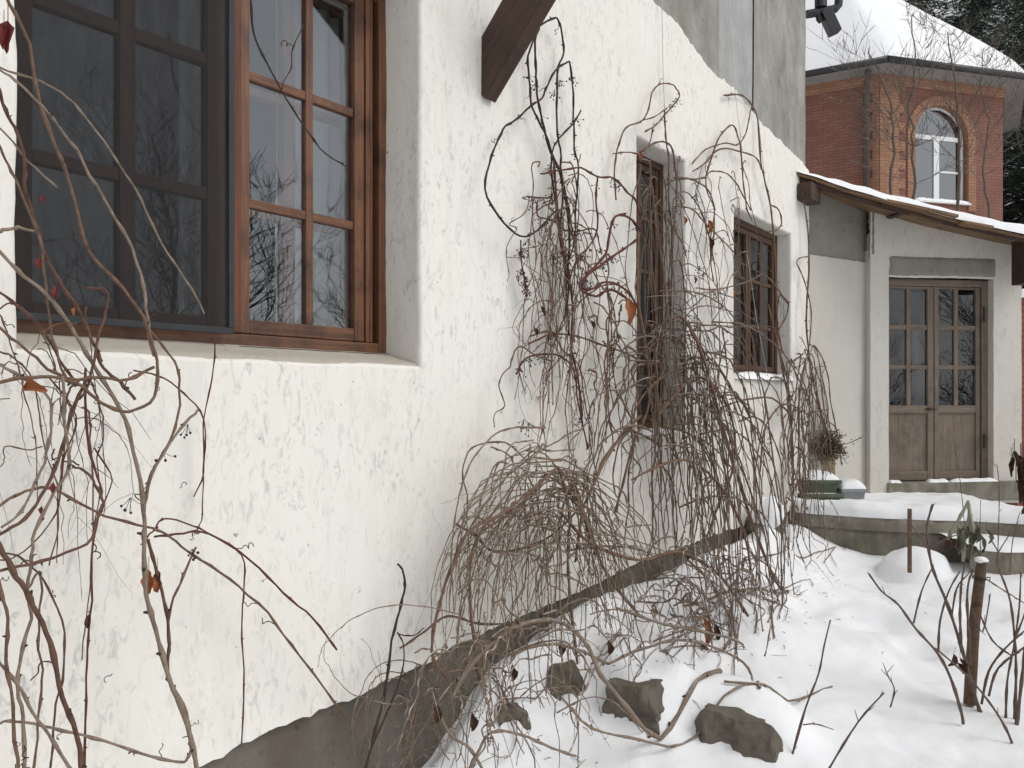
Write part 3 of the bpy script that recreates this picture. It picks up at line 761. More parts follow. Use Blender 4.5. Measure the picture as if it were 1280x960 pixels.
# lean-to roof: sheathing, fascia boards, rafters, snow
rA, rB = P(996, 218, 7.15), P(1330, 306, 7.62)
rx = (rB - rA); rl = rx.length; rx.normalize(); ry = Vector((.10, 1, .10)).normalized()
rz = rx.cross(ry).normalized()
rf = frame(rA, rx, ry, rz)
def sag(a): return -.045 * math.sin(math.pi * min(a / rl, 1)) + .008 * nz(a * 3, 0, 0)
m = MB(); nA = 40
for k in range(8):                    # boards running down the slope
    b0, b1 = -.02 + k * .22, -.02 + k * .22 + .214; e = -.05 * rnd.random()
    top = [[rf(e + (rl + .1) * i / nA, b, sag(rl * i / nA) + .012 + .004 * nz(i, k, 1)) for i in range(nA + 1)] for b in (b0, b1)]
    bot = [[rf(e + (rl + .1) * i / nA, b, sag(rl * i / nA) - .012 + .004 * nz(i, k, 1)) for i in range(nA + 1)] for b in (b0, b1)]
    UV = [[(i * rl / nA, b + .3 * k) for i in range(nA + 1)] for b in (0, .2)]
    m.grid(top, UV); m.grid(bot[::-1], UV); m.grid([bot[0], top[0]], [[(i * .08, 0) for i in range(nA + 1)], [(i * .08, .02) for i in range(nA + 1)]])
roof = m.build('roof', m_plank, porch)
m = MB()
for (a0, a1, z0, z1, b) in ((.01, 1.15, -.050, -.014, .02), (.85, 1.75, -.036, -.014, .0), (1.5, rl + .05, -.042, -.014, .015)):
    kk = 16; 
    q = [lerp(a0, a1, i / kk) for i in range(kk + 1)]
    f0 = [rf(a, b, sag(a) + z0 + .004 * nz(a * 4, 0, 1)) for a in q]; f1 = [rf(a, b, sag(a) + z1) for a in q]
    b0_ = [rf(a, b + .03, sag(a) + z0) for a in q]; b1_ = [rf(a, b + .03, sag(a) + z1) for a in q]
    u0 = [(a, .0) for a in q]; u1 = [(a, .06) for a in q]
    m.grid([f0, f1], [u0, u1]); m.grid([b0_, f0], [u1, u0]); m.grid([b1_, b0_], [u0, u1]); m.grid([f1, b1_], [u0, u1])
m.build('fascia', m_dark, roof)
m = MB()
m.box(rf, 1.1, 1.15, .04, 1.2, -.075, -.05)
m.build('rafter', m_dark, roof, bevel=.004)
m = MB(); q = P(1002, 240, 7.15); m.box(frame(q, dv, nv), -.05, .22, -.02, .10, -.08, .07); m.build('rafter', m_dark, roof, bevel=.005)
m = MB()
for (x0, y0, x1, y1, Y_) in ((1090, 246, 1165, 262, 7.25), (1165, 262, 1200, 270, 7.3), (1206, 277, 1244, 284, 7.3)):
    m.box(frame(P(x0, y0, Y_), (P(x1, y1, Y_ + .02) - P(x0, y0, Y_)).normalized(), Vector((0, 1, 0))), 0, (P(x1, y1, Y_) - P(x0, y0, Y_)).length, 0, .12, -.012, .012)
m.build('eave_board', m_plank, roof, bevel=.002)
m = MB(); rows = []; nA = 110; nB = 14
for j in range(nB + 1):
    r = []
    for i in range(nA + 1):
        a = (rl + .15) * i / nA; b = lerp(-.05, 1.75, (j / nB) ** 1.6)
        k = math.sqrt(min(1, j / 2.0)) * min(1, .25 + a / .5)
        th_ = (.055 + .035 * min(a / 2, 1)) * k * (1 + .25 * nz(a * 5, b * 4, 0))
        r.append(rf(a - .01, b + (.018 * nz(a * 7, 1, 0) if j < 2 else 0), sag(a) + .014 + th_))
    rows.append(r)
m.grid(rows); m.build('snow', m_snow_clean, roof, smooth=True)
# timber post end at the right of the porch
m = MB(); m.box(frame(P(1272, 300, 7.75), Vector((1, 0, 0)), Vector((0, 1, 0))), 0, .14, -.1, .1, -.42, .10); m.build('roof_post', m_dark, porch, bevel=.006)

# ------------------------------------------------------------------ platform with steps
plat = thing('entrance_platform', P(1130, 690, 6.9), 'low curved concrete landing with deep snow on top before the porch door', 'step')
edge_px = [(988, 639), (1000, 641), (1030, 643), (1070, 646), (1110, 648), (1160, 650), (1210, 651), (1260, 654), (1330, 658)]
E = [PZ(x, y, -1.0) for x, y in edge_px]; E = [Vector((p.x, p.y, 0)) for p in E]
cx_ = [p.x for p in E]; cy_ = [p.y for p in E]
def front(x): return interp(cx_, cy_, x) + .008 * nz(x * 5, 1, 1)
def riser(zt_, zb_, dy, name, t=.0, rnd_=.01):
    m = MB(); X = cuts(E[0].x - .15, E[-1].x, .03, [])
    Z = cuts(zb_, zt_, .03, [])
    rows = [[(x, front(x) - dy + .010 * nz(x * 8, z * 8, 0) + (.012 if z > zt_ - .005 else 0), z + H + .006 * nz(x * 12, z, 3)) for x in X] for z in Z]
    m.grid(rows)
    m.grid([[(x, front(x) - dy + .012, zt_ + H + .006 * nz(x * 12, zt_, 3)) for x in X], [(x, front(x) + 1.6, zt_ + H) for x in X]])
    m.grid([[(x, front(x) - dy + .010 * nz(x * 8, zb_ * 8, 0), zb_ + H + .006 * nz(x * 12, zb_, 3)) for x in X], [(x, front(x) + .2, zb_ + H) for x in X]])
    return m.build(name, m_step, plat, smooth=False)
riser(-1.0, -1.105, .025, 'slab'); riser(-1.106, -1.6, 0, 'riser')
m = MB(); X = cuts(E[0].x - .05, E[-1].x, .03, []); nB = 40; rows = []
for j in range(nB + 1):
    r = []
    for x in X:
        t_ = j / nB; y = front(x) - .02 + 1.5 * t_ ** 1.4
        k = math.sqrt(min(1, j / 5.0))
        h = .075 * k * (1 + .35 * nz(x * 3, y * 3, 4) + .15 * nz(x * 9, y * 9, 1)) + .03 * sst((1.2 - (y - front(x))) / 1.2) * k
        r.append((x, y + (.018 * nz(x * 8, 2, 0) if j == 0 else 0), -1.0 + H + h))
    rows.append(r)
m.grid(rows); m.build('snow', m_snow_clean, plat, smooth=True)
low = thing('lower_step', PZ(1270, 705, -1.25), 'lower concrete step with snow beside the landing at the right edge', 'step')
m = MB(); X = cuts(P(1218, 690, 6.05).x, 5.4, .04, [])
def lf(x): return 6.02 + .05 * (x - 4) + .08 * max(0, 3.62 - x) * 8 + .008 * nz(x * 6, 0, 0)
m.grid([[(x, lf(x) + .008 * nz(x * 8, z * 8, 0), z + H) for x in X] for z in cuts(-1.6, -1.15, .04, [])]); m.grid([[(x, lf(x), -1.15 + H) for x in X], [(x, 6.7, -1.15 + H) for x in X]])
m.build('riser', m_step, low)
m = MB(); m.grid([[(x, lf(x) - .012 + .5 * (j / 10) ** 1.3, -1.15 + H + .05 * math.sqrt(min(1, j / 3)) * (1 + .3 * nz(x * 6, j * .3, 0))) for x in X] for j in range(11)]); m.build('snow', m_snow_clean, low, smooth=True)

# ------------------------------------------------------------------ things on the platform
def trough(px0, px1, ptop, Y, zbot, depth, mat, taper, snow_h, label, cat, name, group=None):
    a = P(px0, ptop, Y); b = P(px1, ptop, Y); w = b.x - a.x; zt_ = a.z
    t = thing(name, ((a.x + b.x) / 2, Y + depth / 2, zbot + H), label, cat, group)
    m = MB(); hgt = zt_ - (zbot + H)
    def ring(ins, z): return [(a.x + ins, Y + ins, z), (b.x - ins, Y + ins, z), (b.x - ins, Y + depth - ins, z), (a.x + ins, Y + depth - ins, z)]
    prof_ = [(taper, zt_ - hgt), (0.006, zt_ - .035), (-.014, zt_ - .03), (-.014, zt_), (.004, zt_), (.01, zt_ - .03)]
    rs = [ring(*q) for q in prof_]
    for r0, r1 in zip(rs, rs[1:]):
        for k in range(4): m.face([r0[k], r0[(k + 1) % 4], r1[(k + 1) % 4], r1[k]])
    m.face(rs[0][::-1])
    m.build('trough' if name == 'planter' else 'tub', mat, t, weld=True, bevel=.006)
    m = MB(); n1, n2 = 18, 12; rows = []
    for j in range(n2 + 1):
        r = []
        for i in range(n1 + 1):
            u_, v_ = i / n1 * 2 - 1, j / n2 * 2 - 1
            k = max(0, (1 - abs(u_) ** 3.2) * (1 - abs(v_) ** 3)) ** .5
            x = (a.x + b.x) / 2 + u_ * (w / 2 + .012); y = Y + depth / 2 + v_ * (depth / 2 + .01)
            r.append((x, y, zt_ - .015 + snow_h * k * (1 + .25 * nz(x * 9, y * 9, 0))))
        rows.append(r)
    m.grid(rows); m.build('snow', m_snow_clean, t, smooth=True); return t
trough(1004, 1050, 600, 7.18, -.93, .30, m_green_pl, .05, .085, 'green plastic flower trough heaped with snow against the house corner', 'planter', 'planter')
trough(1002, 1053, 617, 7.10, -.985, .36, m_green_pl, .04, .01, 'lower green trough under the snow-heaped one on the landing', 'planter', 'planter')
trough(1053, 1083, 611, 7.22, -.985, .24, m_greyplastic, .02, .085, 'small grey tub rounded over with snow beside the troughs', 'tub', 'tub')
t = trough(1005, 1046, 563, 7.52, -.93, .22, m_tan, .012, .07, 'tall tan flower box with dry trailing plant and a snow tuft on top', 'planter', 'planter')
m = MB(); base = worldloc(t)
def wig(p, q, n, amp, seed):
    out = []
    for i in range(n + 1):
        k = i / n; v = p.lerp(q, k); e = math.sin(math.pi * k)
        out.append(v + Vector((nz(k * 3, seed, 0), nz(k * 3, seed, 5), nz(k * 3, seed, 9))) * amp * (.2 + e))
    return out
for i in range(90):
    x = 1008 + rnd.random() * 46 + (12 if rnd.random() < .4 else 0); a = P(rnd.uniform(1010, 1050), rnd.uniform(553, 566), 7.5 - rnd.random() * .05)
    b_ = P(x + rnd.uniform(-6, 16), rnd.uniform(536, 578), 7.42 - rnd.random() * .14)
    pts = wig(a, b_, 6, .05, i); m.tube(pts, [.0035] * 7, 4)
    for p in pts[2:]:
        for _ in range(3):
            c = p + Vector((rnd.gauss(0, .016), rnd.gauss(0, .014), rnd.gauss(0, .016))); u_ = Vector((rnd.gauss(0, 1), rnd.gauss(0, 1), rnd.gauss(0, 1))).normalized() * .014; v_ = u_.orthogonal().normalized() * .006
            m.face([c - u_, c - v_, c + u_, c + v_])
m.build('dry_plant', m_grass, t)

# ------------------------------------------------------------------ stones in the bed
def rock_box(A, B, zt0, zt1, depth, label, mat, seed):
    e = (B - A); L = e.length; e.normalize(); bk = Vector((-e.y, e.x, 0)); bk = bk if bk.y > 0 else -bk
    cx_ = cuts(0, 1, .03, []); cy_ = cuts(0, 1, .06, []); czz = cuts(0, 1, .04, []); m = MB()
    def pt(u, v, w):
        z = lerp(A.z - .22, lerp(zt0, zt1, u), w); p = A + e * L * u + bk * depth * v; p = Vector((p.x, p.y, z))
        c = A + e * L * .5 + bk * depth * .5; c.z = z
        q = abs(u * 2 - 1) ** 5 * .14 * abs(w * 2 - 1) ** 2 + abs(u * 2 - 1) ** 5 * .05 + max(0, w * 2 - 1) ** 6 * .12
        p = p.lerp(Vector((c.x, c.y, (A.z + zt0) / 2)), q)
        k = .034
        return p + Vector((nz(p.x * 9, p.y * 9 + seed, p.z * 9), nz(p.x * 9 + 7, p.y * 9 + seed, p.z * 9), nz(p.x * 9 + 13, p.y * 9 + seed, p.z * 9) * .8)) * k + Vector((nz(p.x * 30, p.y * 30, p.z * 30), nz(p.x * 30, p.y * 30 + 9, p.z * 30), 0)) * .014
    m.grid([[pt(u, 0, w) for u in cx_] for w in czz]); m.grid([[pt(u, 1, w) for u in cx_] for w in czz][::-1])
    m.grid([[pt(u, v, 1) for u in cx_] for v in cy_]); m.grid([[pt(0, v, w) for v in cy_] for w in czz][::-1]); m.grid([[pt(1, v, w) for v in cy_] for w in czz])
    return tag(m.build('stone', mat, smooth=False, weld=True), label, 'stone')
for (A_, B_, z0_, z1_, dp_, lab_, sd_) in stones: rock_box(A_, B_, z0_, z1_, dp_, lab_, m_stone, sd_)
m = MB(); q = P(959, 640, 6.02); m.ball((q.x, q.y, q.z), .125, 1, .9, .92, 20, 12, .3); tag(m.build('snow_cap', m_snow_clean, smooth=True), 'rounded snow ball on the stone at the landing corner', 'snow')

# ------------------------------------------------------------------ leaves / tendrils / vines
def leaf(mb_, base_, dirv, nrm, L, Wd, curl=.6, seed=0):
    dirv = dirv.normalized(); side = dirv.cross(nrm).normalized(); up = side.cross(dirv)
    prof_ = [(0, .05), (.15, .55), (.35, 1), (.55, .9), (.75, .6), (.9, .3), (1, .03)]
    rows = []
    for t_, w in prof_:
        r = []
        for v in (-1, -.5, 0, .5, 1):
            f = abs(v) * curl
            p = base_ + dirv * L * t_ + side * (v * w * Wd / 2 * math.cos(f)) + up * (Wd * .5 * w * abs(v) * math.sin(f) + L * .25 * curl * math.sin(t_ * 2.6))
            p += Vector((nz(t_ * 4, v * 2, seed), nz(t_ * 4, v * 2, seed + 9), nz(t_ * 4, v * 2, seed + 20))) * L * .12
            r.append(p)
        rows.append(r)
    mb_.grid(rows)
    mb_.tube([rows[0][2] - dirv * L * .35 + Vector((0, 0, L * .18)), rows[0][2] - dirv * L * .12 + Vector((0, 0, L * .03)), rows[0][2], rows[3][2], rows[6][2]], [L * .014, L * .014, L * .014, L * .010, L * .004], 4)
def smooth_path(pts, k=4):
    out = []
    n = len(pts)
    for i in range(n - 1):
        p0, p1, p2, p3 = pts[max(i - 1, 0)], pts[i], pts[i + 1], pts[min(i + 2, n - 1)]
        for j in range(k):
            t = j / k
            out.append(.5 * ((2 * p1) + (p2 - p0) * t + (2 * p0 - 5 * p1 + 4 * p2 - p3) * t * t + (3 * p1 - p0 - 3 * p2 + p3) * t ** 3))
    out.append(pts[-1]); return out
sid = [0]
def px_path(pxs, o0, o1, seed, amp=.012, ground=True):
    n = len(pxs); pts = []
    L = [0]
    for a, b in zip(pxs, pxs[1:]): L.append(L[-1] + math.hypot(a[0] - b[0], a[1] - b[1]))
    for (x, y), l in zip(pxs, L):
        k = l / max(L[-1], 1); off = lerp(o0, o1, k) + .035 * nz(l * .012, seed * 1.7, 3)
        p = Wp(x, y, max(off, .008)); pts.append(p)
    out = smooth_path(pts)
    for i, p in enumerate(out):
        q = Vector((nz(i * .45, seed, 0), nz(i * .45, seed, 7), nz(i * .45, seed, 13))) * amp * .35 + Vector((nz(i * 1.3, seed, 20), nz(i * 1.3, seed, 27), nz(i * 1.3, seed, 33))) * amp * .22
        out[i] = p + q
        if ground and p.z < H - .9:
            g = gfast(p.x, p.y) + H + .012
            if out[i].z < g: out[i].z = g + .01 * abs(nz(i * .7, seed, 3))
    return out
def wpx(p): return p.y / F
def tendril(mb_, p, size, seed):
    rr = random.Random(seed); d_ = Vector((rr.gauss(0, 1), rr.gauss(0, 1), rr.gauss(0, .8) - .3)).normalized(); a = d_.orthogonal().normalized(); b = d_.cross(a)
    pts = []; n = 12; turns = rr.uniform(1, 2.5)
    for i in range(n + 1):
        k = i / n; th = k * turns * 6.28; r = size * .16 * k
        pts.append(p + d_ * size * k * (1 - .3 * k) + (a * math.cos(th) + b * math.sin(th)) * r)
    mb_.tube(pts, [size * .020 + .0003] * (n + 1), 3, False)
def stem_mesh(mb_, pts, r0, r1, seed, nodes=True, tw=None, sides=7):
    rr = random.Random(seed); n = len(pts); rads = []; acc = 0; nxt = rr.uniform(.03, .09)
    for i, p in enumerate(pts):
        k = i / (n - 1); r = lerp(r0, r1, k) * (1 + .22 * nz(i * .9, seed, 0))
        if i: acc += (p - pts[i - 1]).length
        if nodes and acc > nxt:
            nxt = acc + rr.uniform(.06, .16); r *= 1.42
            if tw is not None:
                d_ = Vector((rr.gauss(0, 1), rr.gauss(0, 1), rr.gauss(0, 1))).normalized()
                if rr.random() < .65: tw.tube([p, p + d_ * (r * 2.2)], [r * .7, r * .35], 4)
                if rr.random() < .16: tendril(tw, p, rr.uniform(.03, .075), rr.random() * 1e6)
        rads.append(r)
    mb_.tube(pts, rads, sides)
def berries(root_, p, seed, n=7):
    mb_ = MB(); rr = random.Random(seed)
    for _ in range(n):
        c = p + Vector((rr.gauss(0, .016), rr.gauss(0, .016), -abs(rr.gauss(0, .02)) - .01))
        mb_.tube([p, p.lerp(c, .6) + Vector((0, 0, -.003)), c], [.0009] * 3, 3, False); mb_.ball(c, rr.uniform(.0032, .0048), nu=6, nv_=4)
    mb_.build('berry_cluster', m_berry, root_, smooth=True)

def vine(name, base, label, group='climbing vines on the plastered wall'):
    return thing(name, base, label, 'vine', group)
def add_stems(root, data, mat, scale=1.0, twigmat=None, sides=7):
    tw = MB()
    for (w0, w1, o0, o1, pxs) in data:
        sid[0] += 1
        pts = px_path(pxs, o0, o1, sid[0]); r0 = w0 * .5 * wpx(pts[0]) * scale; r1 = w1 * .5 * wpx(pts[-1]) * scale
        mm = MB(); stem_mesh(mm, pts, r0, r1, sid[0], True, tw, sides); mm.build('stem', mat, root, smooth=True)
    return tw
def bez(a, b, c, d_, n):
    out = []
    for i in range(n + 1):
        t = i / n; u = 1 - t
        out.append((a[0] * u ** 3 + 3 * b[0] * u * u * t + 3 * c[0] * u * t * t + d_[0] * t ** 3, a[1] * u ** 3 + 3 * b[1] * u * u * t + 3 * c[1] * u * t * t + d_[1] * t ** 3))
    return out
def strands(mb_, tw, n, start, end, offs, width, seed, rise=20, spread=.6, drop=.55, kink=3.0, nodes=True, seg=9):
    rr = random.Random(seed)
    for i in range(n):
        a = start(rr); b = end(rr, a)
        rs = rr.uniform(.2, 1.6) * rise; sp = spread * rr.uniform(.5, 1.4)
        p1 = (a[0] + (b[0] - a[0]) * sp + rr.gauss(0, 14), a[1] - rs + rr.gauss(0, 10)); dr = drop * rr.uniform(.35, 1.4)
        p2 = (b[0] + rr.gauss(0, 22), b[1] - (b[1] - a[1]) * dr)
        px = bez(a, p1, p2, b, seg)
        kk_ = kink * rr.choice([.25, .4, .6, 1.1])
        px = [(x + rr.gauss(0, kk_) * (0 < k < seg), y + rr.gauss(0, kk_) * (0 < k < seg)) for k, (x, y) in enumerate(px)]
        o0, o1 = offs(rr); sid[0] += 1
        pts = px_path(px, o0, o1, sid[0] + seed, .010)
        w = width(rr)
        r0 = w * .5 * wpx(pts[0]); r1 = r0 * rr.uniform(.35, .6)
        stem_mesh(mb_, pts, r0, r1, sid[0], nodes, tw if rr.random() < .5 else None, 5)
        # side shoots
        if rr.random() < .6:
            k = rr.randrange(len(pts) // 4, len(pts) - 2); p = pts[k]; d_ = (pts[k + 1] - pts[k]).normalized()
            L = rr.uniform(.08, .30); v = (d_ + Vector((rr.gauss(0, .5), rr.gauss(0, .5), rr.gauss(0, .4)))).normalized()
            q = [p + v * L * t / 5 + Vector((0, 0, -.35 * L * (t / 5) ** 2)) + Vector((rr.gauss(0, .004), rr.gauss(0, .004), rr.gauss(0, .004))) for t in range(6)]
            for z_ in q:
                if z_.z < H - .95: z_.z = max(z_.z, gfast(z_.x, z_.y) + H + .008)
            mb_.tube(q, [r1 * 1.0, r1 * .9, r1 * .85, r1 * .7, r1 * .6, r1 * .45], 4, False)

# ---- 1: vine in the near left foreground
root = vine('climbing_vine', Wp(20, 960, .25), 'thick brown bare vine in the near left foreground, crossing the screened window')
near = [
 (5, 6, .34, .30, [(8, -14), (12, 5), (37, 57), (50, 130), (87, 227), (110, 312), (145, 350), (178, 395), (192, 435), (197, 456), (193, 496), (161, 515), (125, 502), (99, 481), (52, 470), (0, 478), (-20, 484)]),
 (3.5, 5, .32, .30, [(-15, 80), (0, 88), (25, 105), (50, 130), (66, 148), (75, 160), (100, 195), (127, 245), (160, 300), (175, 340), (182, 375), (185, 410), (192, 445)]),
 (5, 5, .25, .28, [(-10, 100), (0, 115), (10, 145), (25, 175), (32, 210), (32, 240), (45, 280), (57, 320), (80, 360), (100, 390), (117, 430), (130, 460), (150, 478), (170, 500)]),
 (4, 3.5, .30, .26, [(-12, 165), (0, 185), (15, 215), (30, 250), (50, 300), (56, 345), (62, 400), (70, 440), (84, 475)]),
 (5, 7.5, .30, .22, [(-12, 305), (0, 315), (30, 345), (65, 375), (95, 420), (120, 462), (151, 512), (167, 564), (180, 637), (180, 679), (182, 741), (195, 788), (211, 848), (229, 892), (245, 950), (250, 985)]),
 (4, 4, .24, .2, [(-10, 358), (0, 365), (30, 390), (55, 415), (75, 450), (92, 474)]),
 (4, 5, .30, .28, [(-10, 404), (0, 410), (30, 435), (60, 460), (90, 474), (120, 472), (160, 474), (192, 458)]),
 (6, 4, .34, .28, [(0, 290), (22, 284), (44, 290)]),
 (5, 4, .30, .26, [(108, 360), (130, 362), (135, 372), (130, 398), (122, 425), (117, 455), (110, 480), (100, 500)]),
 (3.5, 4, .20, .22, [(185, 410), (210, 440), (223, 465), (224, 507), (216, 543), (200, 573), (188, 595), (180, 627)]),
 (4.5, 5.5, .32, .26, [(78, 470), (81, 528), (86, 582), (68, 616), (44, 663), (39, 705), (34, 741), (38, 773), (26, 820), (23, 861), (29, 908), (31, 985)]),
 (5.5, 5, .28, .30, [(107, 476), (89, 517), (73, 575), (57, 611), (31, 648), (0, 668), (-20, 680)]),
 (4.5, 3.0, .30, .06, [(-15, 640), (0, 632), (26, 616), (52, 610), (78, 616), (130, 645), (182, 658), (208, 668), (234, 689), (274, 715), (323, 754), (365, 807), (398, 850), (432, 898)]),
 (4, 4.5, .22, .22, [(247, 512), (224, 538), (203, 569), (188, 600), (180, 640)]),
 (5, 4.5, .24, .22, [(185, 674), (193, 705), (206, 752), (211, 793), (210, 820), (209, 850)]),
 (3.5, 4.5, .20, .22, [(245, 684), (229, 720), (214, 757), (211, 804), (209, 848)]),
 (4, 5, .26, .16, [(-10, 903), (0, 903), (31, 903), (78, 913), (130, 926), (177, 942), (224, 953), (236, 945), (238, 925), (233, 890), (215, 855)]),
 (8.5, 7, .32, .28, [(-12, 664), (0, 684), (21, 720), (42, 757), (63, 804), (78, 872), (96, 918), (104, 985)]),
 (5, 5, .36, .34, [(-5, 715), (0, 736), (10, 773), (8, 825), (18, 903), (22, 985)]),
 (4.5, 5, .30, .28, [(-10, 815), (0, 830), (23, 856), (42, 892), (68, 929), (96, 975)]),
 (5, 4, .33, .28, [(-10, 716), (0, 713), (52, 702), (109, 679), (119, 655), (125, 637), (128, 627), (120, 606), (105, 588), (91, 583)]),
 (3.5, 3.5, .26, .24, [(36, 735), (47, 715), (52, 722), (50, 760), (48, 800), (52, 850), (48, 905), (40, 975)]),
 (4.5, 4, .3, .28, [(-10, 440), (0, 455), (40, 480), (62, 500), (64, 540), (50, 590), (26, 640), (0, 660)]),
 (3.5, 3, .26, .2, [(60, 985), (66, 930), (70, 880), (78, 850), (80, 790), (60, 735), (30, 700), (0, 690)]),
]
tw = add_stems(root, near[::3], m_vine, .8)
tw2 = add_stems(root, near[1::3], m_vine_grey, .8)
tw4 = add_stems(root, near[2::3], m_vine_mix, .8)
thin_grey = [(2.6, 2.2, .3, .22, [(-10, 82), (0, 85), (50, 102), (85, 122), (117, 160), (167, 232), (197, 295), (222, 335), (245, 370), (255, 393)]),
 (2.4, 2.2, .26, .2, [(-10, 150), (0, 160), (35, 200), (72, 235)])]
add_stems(root, thin_grey, m_vine_grey)
reds = [(2.2, 1.8, .18, .05, [(182, 674), (194, 660), (206, 648), (236, 655), (261, 667), (302, 694), (305, 736), (302, 783), (305, 856), (302, 929)]),
 (2.8, 2.4, .2, .12, [(193, 671), (229, 667), (261, 667), (313, 700), (354, 741), (391, 773), (421, 812)]),
 (2.2, 1.6, .12, .04, [(167, 463), (198, 470), (229, 491), (255, 525), (254, 590), (242, 621)]),
 (1.8, 1.3, .08, .04, [(270, 418), (267, 460), (255, 528), (254, 590), (253, 642), (245, 668)]),
 (2.8, 2.4, .22, .2, [(107, 460), (109, 549), (125, 606), (128, 632), (117, 674), (112, 773), (109, 825), (107, 877), (106, 985)]),
 (2.2, 1.6, .2, .18, [(60, 470), (95, 520), (80, 575), (70, 640), (30, 690), (0, 700)]),
 (2.0, 1.4, .2, .12, [(118, 560), (140, 600), (128, 632), (140, 680), (150, 740), (146, 800)][:3])]
tw3 = add_stems(root, reds, m_vine_red)
mm = MB(); mt = MB()
strands(mm, mt, 17, lambda r: (r.uniform(-15, 110), r.uniform(380, 560)), lambda r, a: (a[0] + r.uniform(-70, 80), a[1] + r.uniform(90, 320)), lambda r: (r.uniform(.1, .3), r.uniform(.04, .25)), lambda r: r.uniform(1.4, 3.2), 11, rise=25, kink=4)
for k in range(7):   # stray curly tendrils
    x, y = rnd.uniform(0, 230), rnd.uniform(400, 900); tendril(mt, Wp(x, y, rnd.uniform(.05, .25)), rnd.uniform(.04, .1), k * 17)
for a_ in (tw, tw2, tw3, tw4): 
    if a_.v:
        b0 = len(mt.v); mt.v += a_.v; mt.f += [tuple(i + b0 for i in f) for f in a_.f]; mt.uv += a_.uv
tag(mm.build('twigs', m_vine, root, smooth=True), kind='stuff'); tag(mt.build('tendrils', m_vine_dark, root), kind='stuff')
for (x, y, L, mt_, sd2) in ((10, 26, .078, m_leaf_red, 1), (5, 30, .06, m_leaf_red, 15), (54, 244, .02, m_leaf_red, 2), (50, 322, .028, m_leaf_red, 3), (70, 358, .032, m_leaf_red, 4), (186, 712, .065, m_leaf_or, 5), (197, 712, .06, m_leaf_or, 6), (111, 768, .035, m_leaf_br, 7), (30, 482, .06, m_leaf_or, 8), (67, 603, .026, m_leaf_red, 9), (93, 384, .02, m_leaf_or, 12), (52, 632, .02, m_leaf_red, 10)):
    mm = MB(); p = Wp(x, y, .30 if x < 100 else .22); leaf(mm, p, Vector((nz(sd2, 1, 1) * .5, 0, -1)) if sd2 != 8 else Vector((1, 0, -.25)), Vector((.3, -1, .2)), L, L * .75, .9, sd2); mm.build('leaf', mt_, root, smooth=True)
mm = MB()
for k, (x, y) in enumerate([(235, 530), (205, 566), (163, 622), (240, 686)]): berries(root, Wp(x, y, .22), k, 4)

# wires that the long stem follows across the window
root = vine('window_vine', Wp(315, 10, .08), 'single thin dark vine hanging across the right half of the near window')
tw = add_stems(root, [(2.8, 1.6, .02, -.05 + .06, [(313, -10), (318, 45), (340, 90), (365, 135), (400, 185), (432, 208)]), (1.4, 1.2, .02, .02, [(380, 30), (367, 58), (363, 85), (352, 110)])], m_vine_dark)
tag(tw.build('tendrils', m_vine_dark, root), kind='stuff')

# ---- 2: looping vine hanging from the upper wall
root = vine('climbing_vine', Wp(700, 250, .05), 'dark looping vine with berry clusters hanging high on the wall right of the timber bracket')
loops = [
 (3.2, 3, .05, .08, [(680, -15), (677, 0), (674, 32), (669, 51), (670, 89), (671, 116), (678, 152), (686, 184), (698, 211), (707, 252), (712, 300), (708, 350)]),
 (3, 2.8, .06, .08, [(675, 32), (694, 22), (701, 35), (705, 65), (698, 84), (696, 127), (697, 168), (701, 190), (701, 214), (704, 244), (700, 300), (712, 345), (706, 400)]),
 (3, 2.8, .07, .06, [(674, 35), (660, 70), (662, 100), (664, 130), (674, 152), (685, 176), (692, 200), (701, 217), (709, 252), (716, 290)]),
 (2.8, 2.6, .06, .1, [(712, 77), (698, 84), (684, 106), (678, 122), (663, 133), (644, 150), (629, 162), (615, 195), (606, 237), (625, 272), (650, 295), (672, 288), (690, 268), (700, 262)]),
 (2.8, 2.2, .06, .1, [(712, 77), (716, 108), (717, 149), (718, 187), (723, 208), (720, 255), (718, 300), (708, 345), (712, 420)]),
 (2.4, 2.4, .06, .08, [(726, 138), (717, 154), (699, 173), (691, 187), (689, 210), (694, 250)]),
]
tw = add_stems(root, loops, m_vine_dark, .85)
redl = [
 (2.8, 3.8, .10, .14, [(676, 217), (701, 213), (726, 210), (747, 221), (768, 223), (782, 238), (795, 252), (801, 280), (797, 298), (770, 318), (742, 338), (727, 352), (726, 362), (745, 370), (765, 362), (785, 375)]),
 (3.4, 3, .08, .1, [(692, 200), (695, 240), (700, 290), (706, 330), (716, 380), (714, 430), (722, 470), (728, 520)]),
 (3.8, 3.2, .13, .12, [(801, 288), (786, 272), (770, 270), (762, 290), (757, 318), (735, 342), (727, 358), (738, 362), (760, 352), (785, 365), (797, 385)]),
 (3, 2.2, .08, .12, [(747, 221), (745, 250), (747, 285), (735, 310), (722, 322), (712, 350)]),
 (3, 2.6, .09, .1, [(645, 468), (655, 450), (675, 443), (700, 445), (718, 465), (722, 500), (735, 560)]),
 (2.8, 2.2, .09, .1, [(660, 430), (690, 418), (720, 420), (755, 432), (790, 445), (820, 470)]),
 (2.4, 2, .05, .06, [(651, 300), (652, 330), (660, 370)]),
 (2.2, 2, .04, .06, [(659, 245), (676, 247), (690, 245), (692, 225)]),
 (2.4, 2, .04, .06, [(672, 250), (672, 270), (690, 275), (712, 290), (742, 286), (748, 300), (752, 318)]),
]
tw2 = add_stems(root, redl, m_vine_red, .8)
mm = MB()
